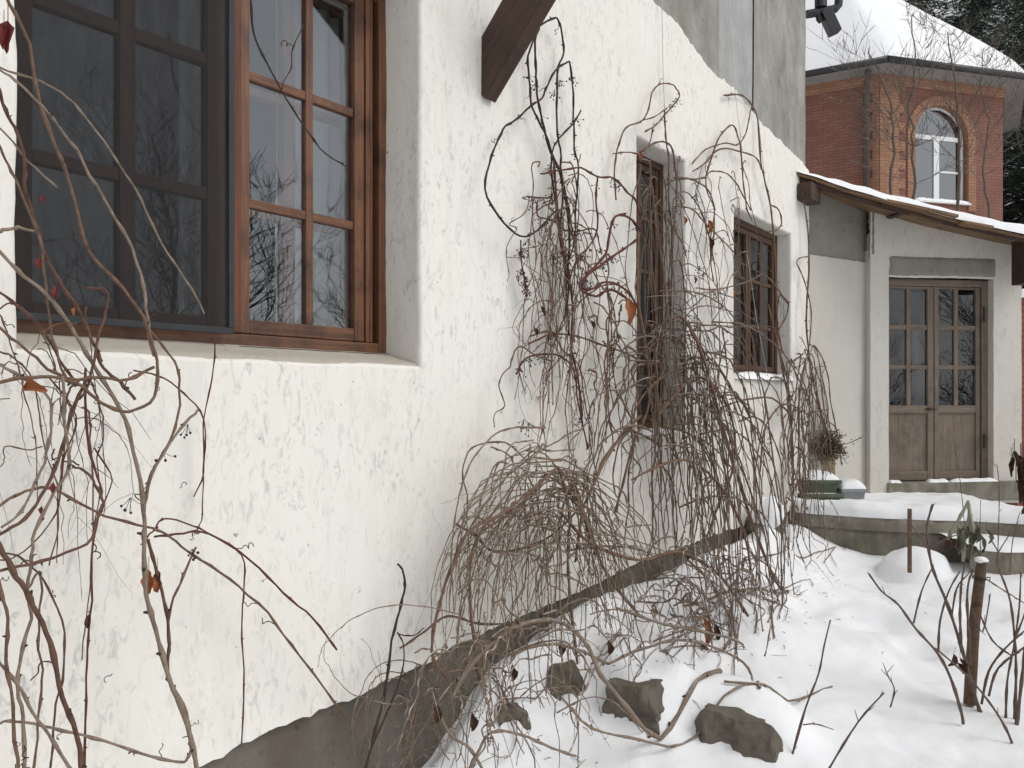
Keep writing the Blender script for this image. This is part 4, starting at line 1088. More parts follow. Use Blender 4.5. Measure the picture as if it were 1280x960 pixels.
strands(mm, tw, 36, lambda r: (r.gauss(700, 20), r.uniform(190, 330)), lambda r, a: (a[0] + r.gauss(0, 26), a[1] + r.uniform(90, 260)), lambda r: (r.uniform(.03, .14), r.uniform(.03, .14)), lambda r: r.uniform(.9, 2.2), 21, rise=10, kink=4)
strands(mm, tw, 34, lambda r: (r.gauss(745, 34), r.uniform(320, 480)), lambda r, a: (a[0] + r.gauss(0, 40), a[1] + r.uniform(80, 230)), lambda r: (r.uniform(.04, .16), r.uniform(.04, .2)), lambda r: r.uniform(1.0, 2.6), 22, rise=25, kink=4)
strands(mm, tw, 16, lambda r: (r.uniform(660, 700), r.uniform(270, 420)), lambda r, a: (r.uniform(645, 690), a[1] + r.uniform(60, 160)), lambda r: (.05, .06), lambda r: r.uniform(.8, 1.4), 23, rise=4, kink=4)
b0 = len(tw.v); tw.v += tw2.v; tw.f += [tuple(i + b0 for i in f) for f in tw2.f]; tw.uv += tw2.uv
tag(mm.build('twigs', m_vine, root, smooth=True), kind='stuff'); tag(tw.build('tendrils', m_vine_dark, root), kind='stuff')
mm = MB()
for k in range(64):
    st_ = rnd.choice(loops + redl); q_ = rnd.randrange(len(st_[4]) - 1); u_ = rnd.random(); a_, b_ = st_[4][q_], st_[4][q_ + 1]
    x, y = lerp(a_[0], b_[0], u_), lerp(a_[1], b_[1], u_)
    if y < 60 or x < 640: continue
    berries(root, Wp(x, y, lerp(st_[2], st_[3], q_ / len(st_[4]))), 100 + k, rnd.randint(5, 10))
for k, (x, y) in enumerate([(660, 298), (692, 318), (710, 314), (655, 524), (661, 528), (700, 100), (693, 115), (650, 458), (838, 130), (845, 122)]): berries(root, Wp(x, y, .06), 300 + k, 9)
mm = MB(); leaf(mm, Wp(783, 372, .17), Vector((.05, 0, -1)), Vector((.3, -1, 0)), .15, .085, .8, 3); mm.build('leaf', m_leaf_or, root, smooth=True)
for k, (x, y) in enumerate([(676, 382), (667, 408), (738, 400), (701, 315)]):
    mm = MB(); leaf(mm, Wp(x, y, .08), Vector((.3, 0, -1)), Vector((.3, -1, 0)), .055, .03, .9, 40 + k); mm.build('leaf', m_leaf_br, root, smooth=True)

# ---- 3: vine over the narrow window and its cascade
root = vine('climbing_vine', Wp(840, 690, .25), 'dense tangle of bare stems falling over the tall narrow window to the snow')
arcs = [
 (2.6, 2.2, .05, .06, [(770, 250), (768, 214), (772, 187), (782, 160), (804, 150), (812, 130), (815, 116), (822, 107), (831, 104), (841, 106), (847, 113), (849, 121), (843, 130), (832, 142), (820, 156), (806, 165)]),
 (2.0, 1.8, .06, .08, [(804, 150), (818, 146), (832, 136)]),
 (3, 2.6, .08, .12, [(800, 190), (812, 182), (826, 177), (838, 182), (843, 200), (846, 240), (842, 290), (840, 340), (838, 400)]),
 (2.4, 2.2, .05, .08, [(831, 138), (832, 170), (836, 200), (836, 250), (840, 300), (836, 360), (842, 430)]),
 (2.2, 2.0, .06, .08, [(767, 192), (785, 190), (800, 192), (812, 178), (816, 160)]),
 (4, 3.4, .14, .18, [(798, 290), (797, 330), (797, 370), (806, 430), (812, 500), (790, 560), (770, 640)]),
 (3.6, 3.2, .18, .5, [(835, 400), (850, 395), (862, 410), (880, 450), (900, 520), (920, 590), (950, 680), (985, 760)]),
 (4, 3, .2, .25, [(822, 520), (870, 470), (905, 500), (918, 540), (915, 590), (895, 640), (880, 680)]),
 (3, 2.4, .18, .15, [(786, 540), (800, 500), (830, 470), (860, 460), (880, 475)]),
 (2.6, 2.0, .05, .06, [(882, 222), (890, 195), (900, 170), (915, 156), (922, 170), (926, 187), (930, 235), (934, 262), (940, 275)]),
 (2.4, 2.4, .04, .06, [(905, 119), (927, 119), (940, 132), (947, 150), (951, 200), (955, 221), (963, 256), (967, 295), (969, 329), (971, 398), (978, 440)]),
 (2.0, 1.8, .05, .06, [(865, 205), (882, 187), (907, 179), (922, 181), (932, 167), (937, 145), (940, 132)]),
 (2.2, 1.8, .05, .06, [(866, 214), (880, 205), (900, 186), (927, 190), (945, 197), (952, 212)]),
 (2.2, 1.8, .06, .06, [(842, 222), (866, 224), (881, 221), (890, 214), (910, 218), (925, 237), (938, 262)]),
 (2.4, 2.0, .06, .06, [(832, 232), (850, 222), (868, 226), (884, 236), (892, 255), (893, 280), (890, 320)]),
 (2.0, 1.8, .05, .08, [(882, 222), (884, 240), (893, 262), (888, 300), (889, 330), (892, 352)]),
 (2.2, 2.0, .06, .05, [(963, 256), (973, 262), (977, 279), (970, 288), (957, 289)]),
 (2.4, 2.2, .06, .06, [(971, 398), (974, 370), (985, 378), (983, 395), (972, 420), (978, 460), (988, 520), (990, 590)]),
 (2.2, 1.6, .12, .10, [(846, 258), (866, 262), (884, 282), (905, 302), (918, 316)]),
 (2.0, 1.6, .10, .10, [(870, 360), (892, 362), (918, 357), (940, 350), (958, 345), (985, 380)]),
 (2.4, 2.0, .12, .3, [(860, 400), (880, 440), (905, 468), (928, 520), (944, 590), (955, 650)]),
 (2.4, 2.0, .12, .1, [(900, 510), (930, 500), (965, 498), (990, 520)]),
 (2.4, 2.0, .1, .1, [(950, 590), (955, 540), (970, 512), (985, 505), (1000, 512)]),
 (3.4, 2.6, .35, .5, [(790, 600), (845, 575), (885, 590), (925, 650), (940, 720)]),
]
tw = add_stems(root, arcs, m_vine, .8)
mm = MB(); m2 = MB()
strands(mm, tw, 26, lambda r: (r.uniform(800, 850), r.uniform(190, 330)), lambda r, a: (a[0] + r.gauss(12, 22), a[1] + r.uniform(140, 320)), lambda r: (r.uniform(.04, .16), r.uniform(.06, .2)), lambda r: r.uniform(1.0, 2.2), 31, rise=25, kink=3.5)
strands(mm, tw, 60, lambda r: (r.gauss(838, 26), r.gauss(430, 36)), lambda r, a: (a[0] + r.gauss(32, 46), r.uniform(540, 735)), lambda r: (r.uniform(.06, .22), r.uniform(.08, .42)), lambda r: r.uniform(1.0, 2.3), 32, rise=24, kink=3.5, spread=.8)
strands(m2, tw, 40, lambda r: (r.gauss(870, 26), r.gauss(520, 60)), lambda r, a: (r.uniform(880, 1005), r.uniform(740, 832)), lambda r: (r.uniform(.12, .3), r.uniform(.45, .85)), lambda r: r.uniform(1.4, 2.8), 33, rise=30, kink=3, spread=.7, seg=10)
strands(mm, tw, 24, lambda r: (r.uniform(780, 860), r.uniform(430, 560)), lambda r, a: (a[0] + r.gauss(-10, 45), a[1] + r.uniform(80, 240)), lambda r: (r.uniform(.06, .25), r.uniform(.1, .35)), lambda r: r.uniform(1.4, 3.2), 34, rise=15, kink=5)
strands(mm, tw, 18, lambda r: (r.uniform(860, 950), r.uniform(190, 330)), lambda r, a: (a[0] + r.gauss(8, 26), a[1] + r.uniform(60, 240)), lambda r: (.05, .08), lambda r: r.uniform(.8, 1.5), 35, rise=15, kink=3)
strands(mm, tw, 12, lambda r: (r.uniform(800, 870), r.uniform(330, 470)), lambda r, a: (a[0] + r.uniform(50, 140), a[1] + r.uniform(-20, 80)), lambda r: (.12, .08), lambda r: r.uniform(1.1, 2), 36, rise=35, kink=3)
tag(mm.build('twigs', m_twig, root, smooth=True), kind='stuff'); tag(m2.build('hanging_twigs', m_twig, root, smooth=True), kind='stuff'); tag(tw.build('tendrils', m_vine_dark, root), kind='stuff')
mm = MB()
for k, (x, y) in enumerate([(869, 243), (834, 262), (845, 258), (874, 332), (880, 340), (892, 364), (902, 380), (835, 352), (858, 312), (962, 545), (963, 552), (961, 560), (839, 270), (897, 560), (870, 395)]): berries(root, Wp(x, y, .08), 500 + k, 8)
for k, (x, y, L, mt_) in enumerate([(885, 275, .10, m_leaf_or), (886, 296, .10, m_leaf_br), (855, 270, .06, m_leaf_or), (799, 190, .06, m_leaf_or), (868, 345, .05, m_leaf_red), (917, 362, .06, m_leaf_or), (880, 772, .14, m_leaf_or), (893, 780, .10, m_leaf_br), (876, 800, .10, m_leaf_br), (858, 690, .06, m_leaf_br)]):
    off = .08 if y < 700 else .5; mm = MB(); leaf(mm, Wp(x, y, off), Vector((nz(k, 3, 3), 0, -1)), Vector((.3, -1, 0)), L, L * .6, .9, 70 + k); mm.build('leaf', mt_, root, smooth=True)

# ---- 4: drooping mound
root = vine('climbing_vine', Wp(690, 780, .3), 'mound of drooping brown stems arching from the wall over the plinth in the middle')
md = [
 (3.6, 3, .3, .35, [(560, 850), (540, 815), (548, 760), (568, 700), (585, 665), (630, 640), (668, 610), (695, 585)]),
 (3, 2.4, .25, .3, [(600, 850), (590, 780), (588, 710), (600, 668), (640, 640), (690, 590)]),
 (1.8, 1.6, .1, .12, [(660, 578), (631, 553), (590, 560), (578, 590), (584, 618), (583, 650)]),
 (3.4, 3, .3, .35, [(697, 585), (720, 610), (735, 660), (760, 720), (800, 770)]),
 (3.6, 3, .3, .3, [(700, 590), (712, 640), (710, 700), (714, 760), (722, 830)]),
 (3.4, 3, .2, .3, [(800, 520), (765, 560), (740, 610), (728, 640), (720, 700)]),
 (3.2, 2.6, .2, .25, [(570, 655), (595, 670), (620, 690), (670, 680), (700, 660), (720, 640)]),
 (3.4, 3.2, .28, .6, [(700, 640), (740, 680), (800, 700), (850, 690), (900, 720), (935, 770)]),
 (2.6, 2.2, .06, .06, [(500, 810), (530, 790), (560, 770), (600, 780), (650, 780), (690, 790)]),
]
tw = add_stems(root, md, m_vine)
mm = MB()
strands(mm, tw, 56, lambda r: (r.gauss(688, 30), r.gauss(604, 24)), lambda r, a: (min(r.uniform(545, 700), r.uniform(560, 760)), r.uniform(690, 890)), lambda r: (r.uniform(.15, .35), r.uniform(.06, .38)), lambda r: r.uniform(1.1, 2.6), 41, rise=12, kink=3.5, spread=.55, seg=10)
strands(mm, tw, 50, lambda r: (r.gauss(700, 20), r.gauss(596, 16)), lambda r, a: (r.uniform(670, 850), r.uniform(700, 900)), lambda r: (r.uniform(.15, .35), r.uniform(.15, .6)), lambda r: r.uniform(1.1, 2.6), 42, rise=10, kink=3.5, spread=.5, seg=10)
strands(mm, tw, 46, lambda r: (r.uniform(570, 780), r.uniform(630, 720)), lambda r, a: (a[0] + r.gauss(0, 80), a[1] + r.uniform(20, 150)), lambda r: (r.uniform(.15, .35), r.uniform(.1, .4)), lambda r: r.uniform(1.2, 2.6), 43, rise=20, kink=5)
tag(mm.build('twigs', m_twig_dry, root, smooth=True), kind='stuff'); tag(tw.build('tendrils', m_vine_dark, root), kind='stuff')

# ---- 5: fallen stems over the snow
root = vine('fallen_vine', PZ(720, 900, -1.45), 'snow-dusted vine stems lying over the stones and snow at the bottom', 'vine stems fallen on the snow')
fs = [
 (5, 4.5, .28, .75, [(560, 880), (590, 830), (620, 800), (650, 781), (690, 775), (720, 790), (738, 815), (752, 845), (782, 882), (815, 918), (860, 935), (900, 950)]),
 (4, 3.5, .3, .5, [(548, 892), (565, 920), (590, 938), (612, 985)]),
 (4, 3, .4, .6, [(585, 965), (600, 935), (615, 915), (650, 918), (690, 935), (720, 945)]),
 (3.4, 3, .45, .95, [(760, 830), (800, 812), (850, 800), (900, 812), (935, 835), (945, 880), (950, 930)]),
 (4, 3.4, .25, .4, [(640, 820), (665, 808), (700, 806), (730, 815), (760, 830)]),
 (3, 2.4, .5, .9, [(700, 870), (740, 910), (800, 925), (870, 945), (930, 985)]),
 (3.4, 3, .45, .9, [(770, 760), (830, 780), (880, 790), (920, 800), (930, 810)]),
 (3.2, 2.2, .8, 1.1, [(905, 985), (945, 930), (985, 910), (1040, 912)]),
 (3.4, 3, .3, .6, [(860, 700), (890, 730), (910, 770), (915, 810), (905, 825)]),
]
tw = add_stems(root, fs, m_vine_grey)
mm = MB()
strands(mm, tw, 50, lambda r: (r.uniform(560, 860), r.uniform(740, 900)), lambda r, a: (a[0] + r.gauss(10, 80), a[1] + r.uniform(20, 150)), lambda r: (r.uniform(.2, .5), r.uniform(.3, .8)), lambda r: r.uniform(1.2, 3.0), 51, rise=35, kink=4)
strands(mm, tw, 44, lambda r: (r.uniform(800, 930), r.uniform(680, 780)), lambda r, a: (a[0] + r.gauss(40, 40), a[1] + r.uniform(20, 110)), lambda r: (r.uniform(.2, .45), r.uniform(.4, .8)), lambda r: r.uniform(1.2, 3.0), 52, rise=25, kink=4)
strands(mm, tw, 30, lambda r: (r.uniform(500, 640), r.uniform(800, 880)), lambda r, a: (a[0] + r.gauss(-10, 40), a[1] + r.uniform(60, 160)), lambda r: (r.uniform(.04, .25), r.uniform(.1, .35)), lambda r: r.uniform(1.2, 2.8), 53, rise=25, kink=4)
tag(mm.build('twigs', m_twig_dry, root, smooth=True), kind='stuff'); tag(tw.build('tendrils', m_vine_dark, root), kind='stuff')
for k, (x, y, off) in enumerate([(545, 880, .3), (640, 830, .3), (905, 825, .6), (760, 800, .4), (590, 890, .3), (700, 800, .3)]):
    mm = MB(); leaf(mm, Wp(x, y, off), Vector((nz(k, 3, 3), 0, -1)), Vector((.3, -1, 0)), .07, .05, .9, 170 + k); mm.build('leaf', m_leaf_br, root, smooth=True)

# bits of bark, leaf and twig dropped on the snow
mm = MB(); rr = random.Random(9)
for k in range(420):
    a_ = rr.uniform(2.0, 6.4); o_ = abs(rr.gauss(.25, .35)) + .04; p = dv * a_ + nv * (o_ - D)
    z_ = gz(p.x, p.y) + H + .003; th = rr.uniform(0, 6.28); L = rr.choice([.006, .008, .012, .02, .035]) * rr.uniform(.6, 1.4)
    q = Vector((p.x, p.y, z_)); e = Vector((math.cos(th), math.sin(th), 0))
    if L < .012 * .9: mm.ball(q, L * .35, 1.2, .8, .5, 5, 3)
    else:
        q1 = q + e * L; q1.z = gz(q1.x, q1.y) + H + .004; qm = q.lerp(q1, .5) + Vector((-e.y, e.x, 0)) * L * .1 + Vector((0, 0, .004)); mm.tube([q, qm, q1], [.0016, .0013, .0009], 4)
tag(mm.build('plant_litter', m_leaf_br), 'specks of bark and twig scattered on the snow along the wall', 'litter', kind='stuff')

# upright dark shoot beside the plinth
root = vine('dark_shoot', Wp(455, 975, .2), 'lone dark whip with a hooked tip rising in front of the plinth')
tw = add_stems(root, [(3.4, 2.8, .25, .10, [(450, 990), (465, 930), (480, 870), (490, 800), (502, 755), (506, 730), (503, 712), (496, 704)]), (2.2, 1.6, .2, .1, [(462, 940), (480, 900), (500, 850), (505, 810), (497, 790)]), (1.8, 1.2, .12, .05, [(497, 792), (515, 795), (530, 785)])], m_vine_dark)
mm = MB(); strands(mm, tw, 14, lambda r: (r.uniform(430, 540), r.uniform(880, 990)), lambda r, a: (a[0] + r.gauss(10, 40), a[1] - r.uniform(20, 110)), lambda r: (r.uniform(.15, .3), .1), lambda r: r.uniform(.9, 2.0), 61, rise=5)
tag(mm.build('twigs', m_twig, root, smooth=True), kind='stuff'); tag(tw.build('tendrils', m_vine_dark, root), kind='stuff')

# ---- 6: corner vine next to the porch
root = vine('corner_vine', Wp(1000, 650, .1), 'thin vine climbing the house corner beside the porch and hanging over the troughs')
cv = [(2.4, 2.6, .05, .1, [(1003, 240), (1010, 290), (1011, 340), (1008, 400), (1012, 450), (1022, 500), (1040, 560), (1060, 610)]),
 (2.0, 2, .05, .1, [(1012, 320), (996, 326), (1005, 350), (1014, 390), (1010, 440), (1000, 480), (998, 540), (1000, 620)]),
 (2.2, 2, .1, .2, [(1012, 430), (1024, 440), (1035, 470), (1038, 500), (1046, 540), (1052, 580)]),
 (2.8, 2.4, .05, .12, [(960, 380), (972, 430), (985, 480), (990, 540), (992, 600), (990, 650)])]
tw = add_stems(root, cv, m_vine, .65)
mm = MB()
strands(mm, tw, 40, lambda r: (r.gauss(1005, 9), r.uniform(420, 520)), lambda r, a: (a[0] + r.gauss(0, 16), r.uniform(560, 680)), lambda r: (r.uniform(.03, .15), r.uniform(.05, .3)), lambda r: r.uniform(.9, 2.0), 71, rise=15, kink=3)
strands(mm, tw, 16, lambda r: (r.gauss(998, 8), r.uniform(560, 640)), lambda r, a: (a[0] + r.uniform(-20, 60), r.uniform(660, 725)), lambda r: (.1, r.uniform(.2, .6)), lambda r: r.uniform(1.0, 2.0), 72, rise=25, kink=3)
tag(mm.build('twigs', m_twig, root, smooth=True), kind='stuff'); tag(tw.build('tendrils', m_vine_dark, root), kind='stuff')

# trellis strings
for k, (pp, lab) in enumerate((([(827, -12), (829, 100), (831, 140)], 'thin vertical string on the wall above the narrow window'),
        ([(910, -12), (914, 60), (919, 118), (928, 190)], 'thin string hanging over the grey concrete from the roof'),
        ([(943, 60), (947, 140), (955, 215)], 'pale string running from the concrete down to the far window vine'),
        ([(934, 318), (946, 400), (960, 473)], 'pale string slanting across the far small-paned window'))):
    mm = MB(); mm.tube([Wp(x, y, .025) for x, y in pp], [.0022] * len(pp), 5); tag(mm.build('string', m_string, smooth=True), lab, 'string', 'strings that hold the vines')

# ------------------------------------------------------------------ garden: stakes, shrubs, dead plants
def tube_px(mb_, pts, w0, w1, Y0, Y1=None, seed=0, nodes=True, tw=None):
    Y1 = Y1 or Y0; n = len(pts)
    p = smooth_path([P(x, y, lerp(Y0, Y1, i / (n - 1)) + .03 * nz(i * .8, seed, 2)) for i, (x, y) in enumerate(pts)])
    stem_mesh(mb_, p, w0 * .5 * Y0 / F, w1 * .5 * Y1 / F, seed, nodes, tw, 6); return p
t = thing('stake', P(1213, 870, 4.12), 'thick brown wooden stake with a snow cap and a loop of wire in the snow', 'stake')
mm = MB(); ps = [P(1212, 880, 4.1), P(1214, 840, 4.1), P(1218, 780, 4.1), (P(1224, 730, 4.1)), P(1227, 702, 4.1)]
mm.tube(smooth_path(ps), [lerp(.029, .024, i / 16) * (1 + .08 * nz(i * .7, 2, 1)) for i in range(17)], 12); mm.build('post', m_stake, t)
mm = MB(); q = P(1227, 700, 4.1); mm.ball((q.x, q.y, q.z), .031, 1, 1, .5, 14, 8, .3); mm.build('snow_cap', m_snow_clean, t, smooth=True)
mm = MB(); q = P(1224, 722, 4.1)
for k in range(3): mm.tube([q + Vector((.030 * math.cos(a), .030 * math.sin(a), .006 * (k - 1) + .004 * math.sin(a))) for a in np.linspace(0, 6.28, 14)], [.002] * 14, 5)
mm.tube([q + Vector((.03, 0, 0)), q + Vector((.05, -.01, .004)), q + Vector((.04, -.02, -.01))], [.003] * 3, 5)
mm.build('wire', m_iron, t, smooth=True)
mm = MB(); a = P(1137, 636, 5.75); mm.box(frame(a, Vector((1, 0, 0)), Vector((0, 1, 0))), -.012, .012, -.01, .01, -.45, 0); tag(mm.build('stake', m_stake, bevel=.002), 'small thin square peg standing in the snow before the landing', 'stake')
# shrubs
def shrub(label, stems, side=0, Y=4.2, name='bare_shrub', mat=None, base=None):
    t = thing(name, base or P(*stems[0][1][0], Y), label, 'shrub'); tw_ = MB()
    for k, (w, pts, *yy) in enumerate(stems):
        mm = MB(); Ya = yy[0] if yy else Y; p = tube_px(mm, pts, w * .78, w * .42, Ya, Ya - .05, 300 + k + len(stems) * 7, True, None)
        mm.build('stem', mat or m_shrub, t, smooth=True)
        rr = random.Random(k + len(stems))
        for i in range(3, len(p) - 1):
            if rr.random() < .28:
                v = ((p[i + 1] - p[i]).normalized() + Vector((rr.gauss(0, .6), rr.gauss(0, .4), rr.gauss(.2, .3)))).normalized(); L = rr.uniform(.012, .05)
                tw_.tube([p[i], p[i] + v * L * .5, p[i] + v * L + Vector((0, 0, .1 * L))], [.0022, .0018, .0012], 4)
    if tw_.v: tag(tw_.build('twigs', mat or m_shrub, t), kind='stuff')
    return t
sh = shrub('bare many-stemmed shrub around the thick brown stake', [
 (5.5, [(1238, 940), (1236, 925), (1221, 877), (1207, 827), (1186, 760), (1167, 714), (1160, 681), (1159, 656), (1166, 630)], 4.05),
 (3, [(1160, 685), (1148, 668), (1138, 655)], 4.0), (2.6, [(1160, 685), (1186, 672), (1200, 668)], 4.0),
 (5, [(1204, 905), (1202, 892), (1190, 852), (1173, 818), (1144, 785), (1123, 756), (1102, 739), (1086, 717)], 3.9),
 (3, [(1142, 779), (1152, 739), (1167, 706)], 3.87),
 (4.5, [(1275, 960), (1269, 940), (1257, 910), (1236, 877), (1207, 843), (1169, 810)], 3.8),
 (4, [(1202, 815), (1200, 768), (1202, 727), (1207, 704)], 4.0), (3.6, [(1173, 815), (1175, 777), (1186, 739), (1200, 714)], 3.95),
 (4, [(1213, 830), (1209, 756), (1211, 727), (1217, 712)], 4.0), (3, [(1215, 760), (1228, 790), (1238, 742)], 4.0),
 (3, [(1190, 768), (1196, 735), (1210, 718)], 4.0), (2.4, [(1227, 720), (1250, 735), (1282, 755)], 4.05)])
for k, (x, y) in enumerate([(1192, 817), (1200, 822), (1196, 828)]):
    mm = MB(); leaf(mm, P(x, y, 3.85), Vector((.6 * (k - 1), 0, -1)), Vector((.3, -1, 0)), .065, .05, .9, 90 + k); mm.build('leaf', m_leaf_br, sh, smooth=True)
shrub('bare shrub of reddish canes at the right edge behind the stake', [
 (6, [(1266, 960), (1267, 939), (1277, 852), (1282, 800)], 3.95), (4.5, [(1268, 900), (1270, 850), (1269, 810), (1263, 752), (1248, 710)], 4.0),
 (4, [(1227, 880), (1236, 839), (1257, 810), (1285, 785)], 4.05), (4, [(1236, 870), (1248, 835), (1285, 806)], 4.0),
 (3.5, [(1257, 910), (1259, 852), (1267, 810), (1274, 760), (1276, 715)], 4.0), (3, [(1265, 820), (1240, 800), (1222, 760)], 4.02),
 (3, [(1268, 800), (1280, 770), (1290, 740)], 4.0)], Y=4.0)
shrub('slender twig with knots standing in the snow right of the kerb block', [(3.6, [(984, 965), (988, 952), (1007, 885), (1023, 843), (1030, 808), (1038, 775)], 3.5), (2.4, [(1004, 906), (1020, 905), (1042, 912)], 3.48)], Y=3.5, name='twig')
shrub('leaning bare twig at the bottom of the open snow', [(3.8, [(1025, 985), (1038, 958), (1073, 902), (1105, 866)], 3.35)], Y=3.35, name='twig')
shrub('tiny curved twig poking out of the middle of the snow', [(2.6, [(1113, 884), (1118, 862), (1110, 845), (1105, 832)], 3.95)], Y=3.95, name='twig')
shrub('spindly twigs in the snow before the right end of the landing', [
 (1.6, [(1246, 710), (1248, 670), (1249, 610), (1246, 580)], 5.6), (1.4, [(1226, 700), (1225, 665), (1226, 625)], 5.6), (2, [(1248, 690), (1236, 670)], 5.6), (2, [(1248, 690), (1262, 668)], 5.6),
 (1.5, [(1262, 715), (1266, 675), (1275, 640)], 5.5), (1.2, [(1208, 700), (1206, 660), (1200, 600), (1191, 545)], 5.7)], Y=5.6)
# frost-bitten drooping plant
t = thing('dead_flower', P(1203, 700, 5.2), 'frosted drooping flower plant with pale stalks before the landing', 'plant')
mm = MB()
for k, pp in enumerate([[(1204, 702), (1206, 670), (1212, 640), (1210, 626)], [(1210, 628), (1198, 650), (1186, 668)], [(1210, 628), (1214, 650), (1222, 672)], [(1208, 660), (1203, 672), (1206, 690)], [(1212, 640), (1216, 665), (1214, 690)], [(1200, 660), (1190, 665), (1182, 680)]]):
    tube_px(mm, pp, 4, 3, 5.2, 5.2, 700 + k, True)
mm.build('stalk', simple('pale_stalk', (.34, .33, .24), .85, nz=.5, ns=40), t, smooth=True)
rr = random.Random(4)
for k in range(18):
    mm = MB(); leaf(mm, P(rr.gauss(1207, 9), rr.uniform(655, 682), 5.2 + rr.gauss(0, .04)), Vector((rr.gauss(0, .25), rr.gauss(0, .2), -1)), Vector((rr.gauss(0, 1), -1, 0)), rr.uniform(.08, .14), rr.uniform(.035, .06), 1.0, 400 + k); mm.build('leaf', m_leaf_gr, t, smooth=True)
for x in (1178, 1187):
    mm = MB(); leaf(mm, P(x, 670, 5.15), Vector((0, 0, -1)), Vector((.3, -1, 0)), .08, .05, .8, x); mm.build('leaf', m_leaf_br, t, smooth=True)
# withered big-leaf plant at the right edge
t = thing('withered_plant', P(1285, 760, 4.6), 'withered dark brown plant with hanging leaves at the right edge', 'plant')
mm = MB(); tube_px(mm, [(1290, 790), (1288, 720), (1283, 640), (1276, 590), (1268, 564)], 6, 4, 4.6, 4.6, 800); mm.build('stalk', m_leaf_br, t, smooth=True)
for k, (x, y, L) in enumerate([(1268, 566, .15), (1264, 572, .11), (1272, 590, .2), (1276, 580, .22), (1270, 600, .19), (1279, 570, .14), (1274, 612, .12), (1266, 566, .10)]):
    mm = MB(); leaf(mm, P(x, y, 4.58 - .02 * (k % 3)), Vector((nz(k, 8, 1) * .7, 0, -1)), Vector((.6 * (-1) ** k, -1, 0)), L, L * .42, 1.15, 900 + k); mm.build('leaf', m_leaf_br, t, smooth=True)

# ------------------------------------------------------------------ neighbour's garden wall (right edge)
t = thing('garden_wall', P(1290, 600, 9.6), 'red brick garden wall with a snowy coping right of the porch', 'wall')
a = P(1271, 400, 9.6); gf = frame(Vector((a.x, 9.6, H)), Vector((1, .1, 0)).normalized(), Vector((.1, -1, 0)).normalized())
def brick_face(m_, fn, a0, a1, z0, z1, o_, u0=0, th=0):
    m_.face([fn(a0, o_, z0), fn(a1, o_, z0), fn(a1, o_, z1), fn(a0, o_, z1)], [(a0 + u0, z0), (a1 + u0, z0), (a1 + u0, z1), (a0 + u0, z1)])
mm = MB(); zt_ = (VY - 372) / F * 9.6
brick_face(mm, gf, 0, 4, -1.6, zt_, 0); mm.face([gf(0, 0, -1.6), gf(0, 0, zt_), gf(0, -.3, zt_), gf(0, -.3, -1.6)], [(0, -1.6), (0, zt_), (.3, zt_), (.3, -1.6)]); mm.face([gf(0, 0, zt_), gf(4, 0, zt_), gf(4, -.3, zt_), gf(0, -.3, zt_)])
mm.build('brickwork', m_brick_red, t)
snow_strip(gf, -.02, 4, .02, -.32, zt_, .12, t, na=60)

# ------------------------------------------------------------------ BRICK TOWER HOUSE behind
V = [Vector((9.0, 20.0, 0)), Vector((12.62, 20.98, 0))]
fxv = (V[1] - V[0]); aL = fxv.length
cen = (V[0] + V[1]) / 2 + Vector((-fxv.y, fxv.x, 0)).normalized() * aL * 1.207
r0 = V[0] - cen; ang0 = math.atan2(r0.y, r0.x); rad = r0.length
OV = [cen + Vector((math.cos(ang0 + k * math.pi / 4), math.sin(ang0 + k * math.pi / 4), 0)) * rad for k in range(8)]    # OV[0]=left front, OV[1]=right front
eave = (VY - 92) / F * 20.0
tower = thing('brick_house', (cen.x, cen.y, 0), 'neighbouring octagonal brick house with orange corner bricks, arched window and snowy roof', 'house')
def facefn(k):
    A, B = OV[k], OV[(k + 1) % 8]; e = (B - A).normalized(); n = Vector((e.y, -e.x, 0))
    return frame(Vector((A.x, A.y, H)), e, n)
zlo = -1.8
f0 = facefn(0)
# arched opening on face 0
def onf(px, py):
    u = (px - 640) / F; A = OV[0]; e = (OV[1] - OV[0]).normalized(); a_ = (u * A.y - A.x) / (e.x - u * e.y); return a_, (VY - py) / F * (A.y + a_ * e.y)
wa0 = onf(1143, 200)[0]; wa1 = onf(1210, 200)[0]; wzb = onf(1176, 252)[1]; wzs = onf(1176, 172)[1]; ac = (wa0 + wa1) / 2; ar = (wa1 - wa0) / 2
mm = MB()
def bf(fn, a0, a1, z0, z1, u0=0): brick_face(mm, fn, a0, a1, z0, z1, 0, u0)
for k in range(1, 8): bf(facefn(k), 0, aL, zlo, eave, k * 4.4)
bf(f0, 0, wa0, zlo, eave); bf(f0, wa1, aL, zlo, eave); bf(f0, wa0, wa1, zlo, wzb)
NA = 20
for i in range(NA):
    t0, t1 = math.pi * i / NA, math.pi * (i + 1) / NA
    x0, x1 = ac - ar * math.cos(t0), ac - ar * math.cos(t1); y0, y1 = wzs + ar * math.sin(t0), wzs + ar * math.sin(t1)
    mm.face([f0(x0, 0, y0), f0(x1, 0, y1), f0(x1, 0, eave), f0(x0, 0, eave)], [(x0, y0), (x1, y1), (x1, eave), (x0, eave)])
    mm.face([f0(x0, 0, y0), f0(x0, -.3, y0), f0(x1, -.3, y1), f0(x1, 0, y1)], [(0, 0), (.3, 0), (.3, .2), (0, .2)])
mm.face([f0(wa0, 0, wzb), f0(wa0, 0, wzs), f0(wa0, -.3, wzs), f0(wa0, -.3, wzb)], [(0, wzb), (0, wzs), (.3, wzs), (.3, wzb)])
mm.face([f0(wa1, 0, wzb), f0(wa1, -.3, wzb), f0(wa1, -.3, wzs), f0(wa1, 0, wzs)], [(0, wzb), (.3, wzb), (.3, wzs), (0, wzs)])
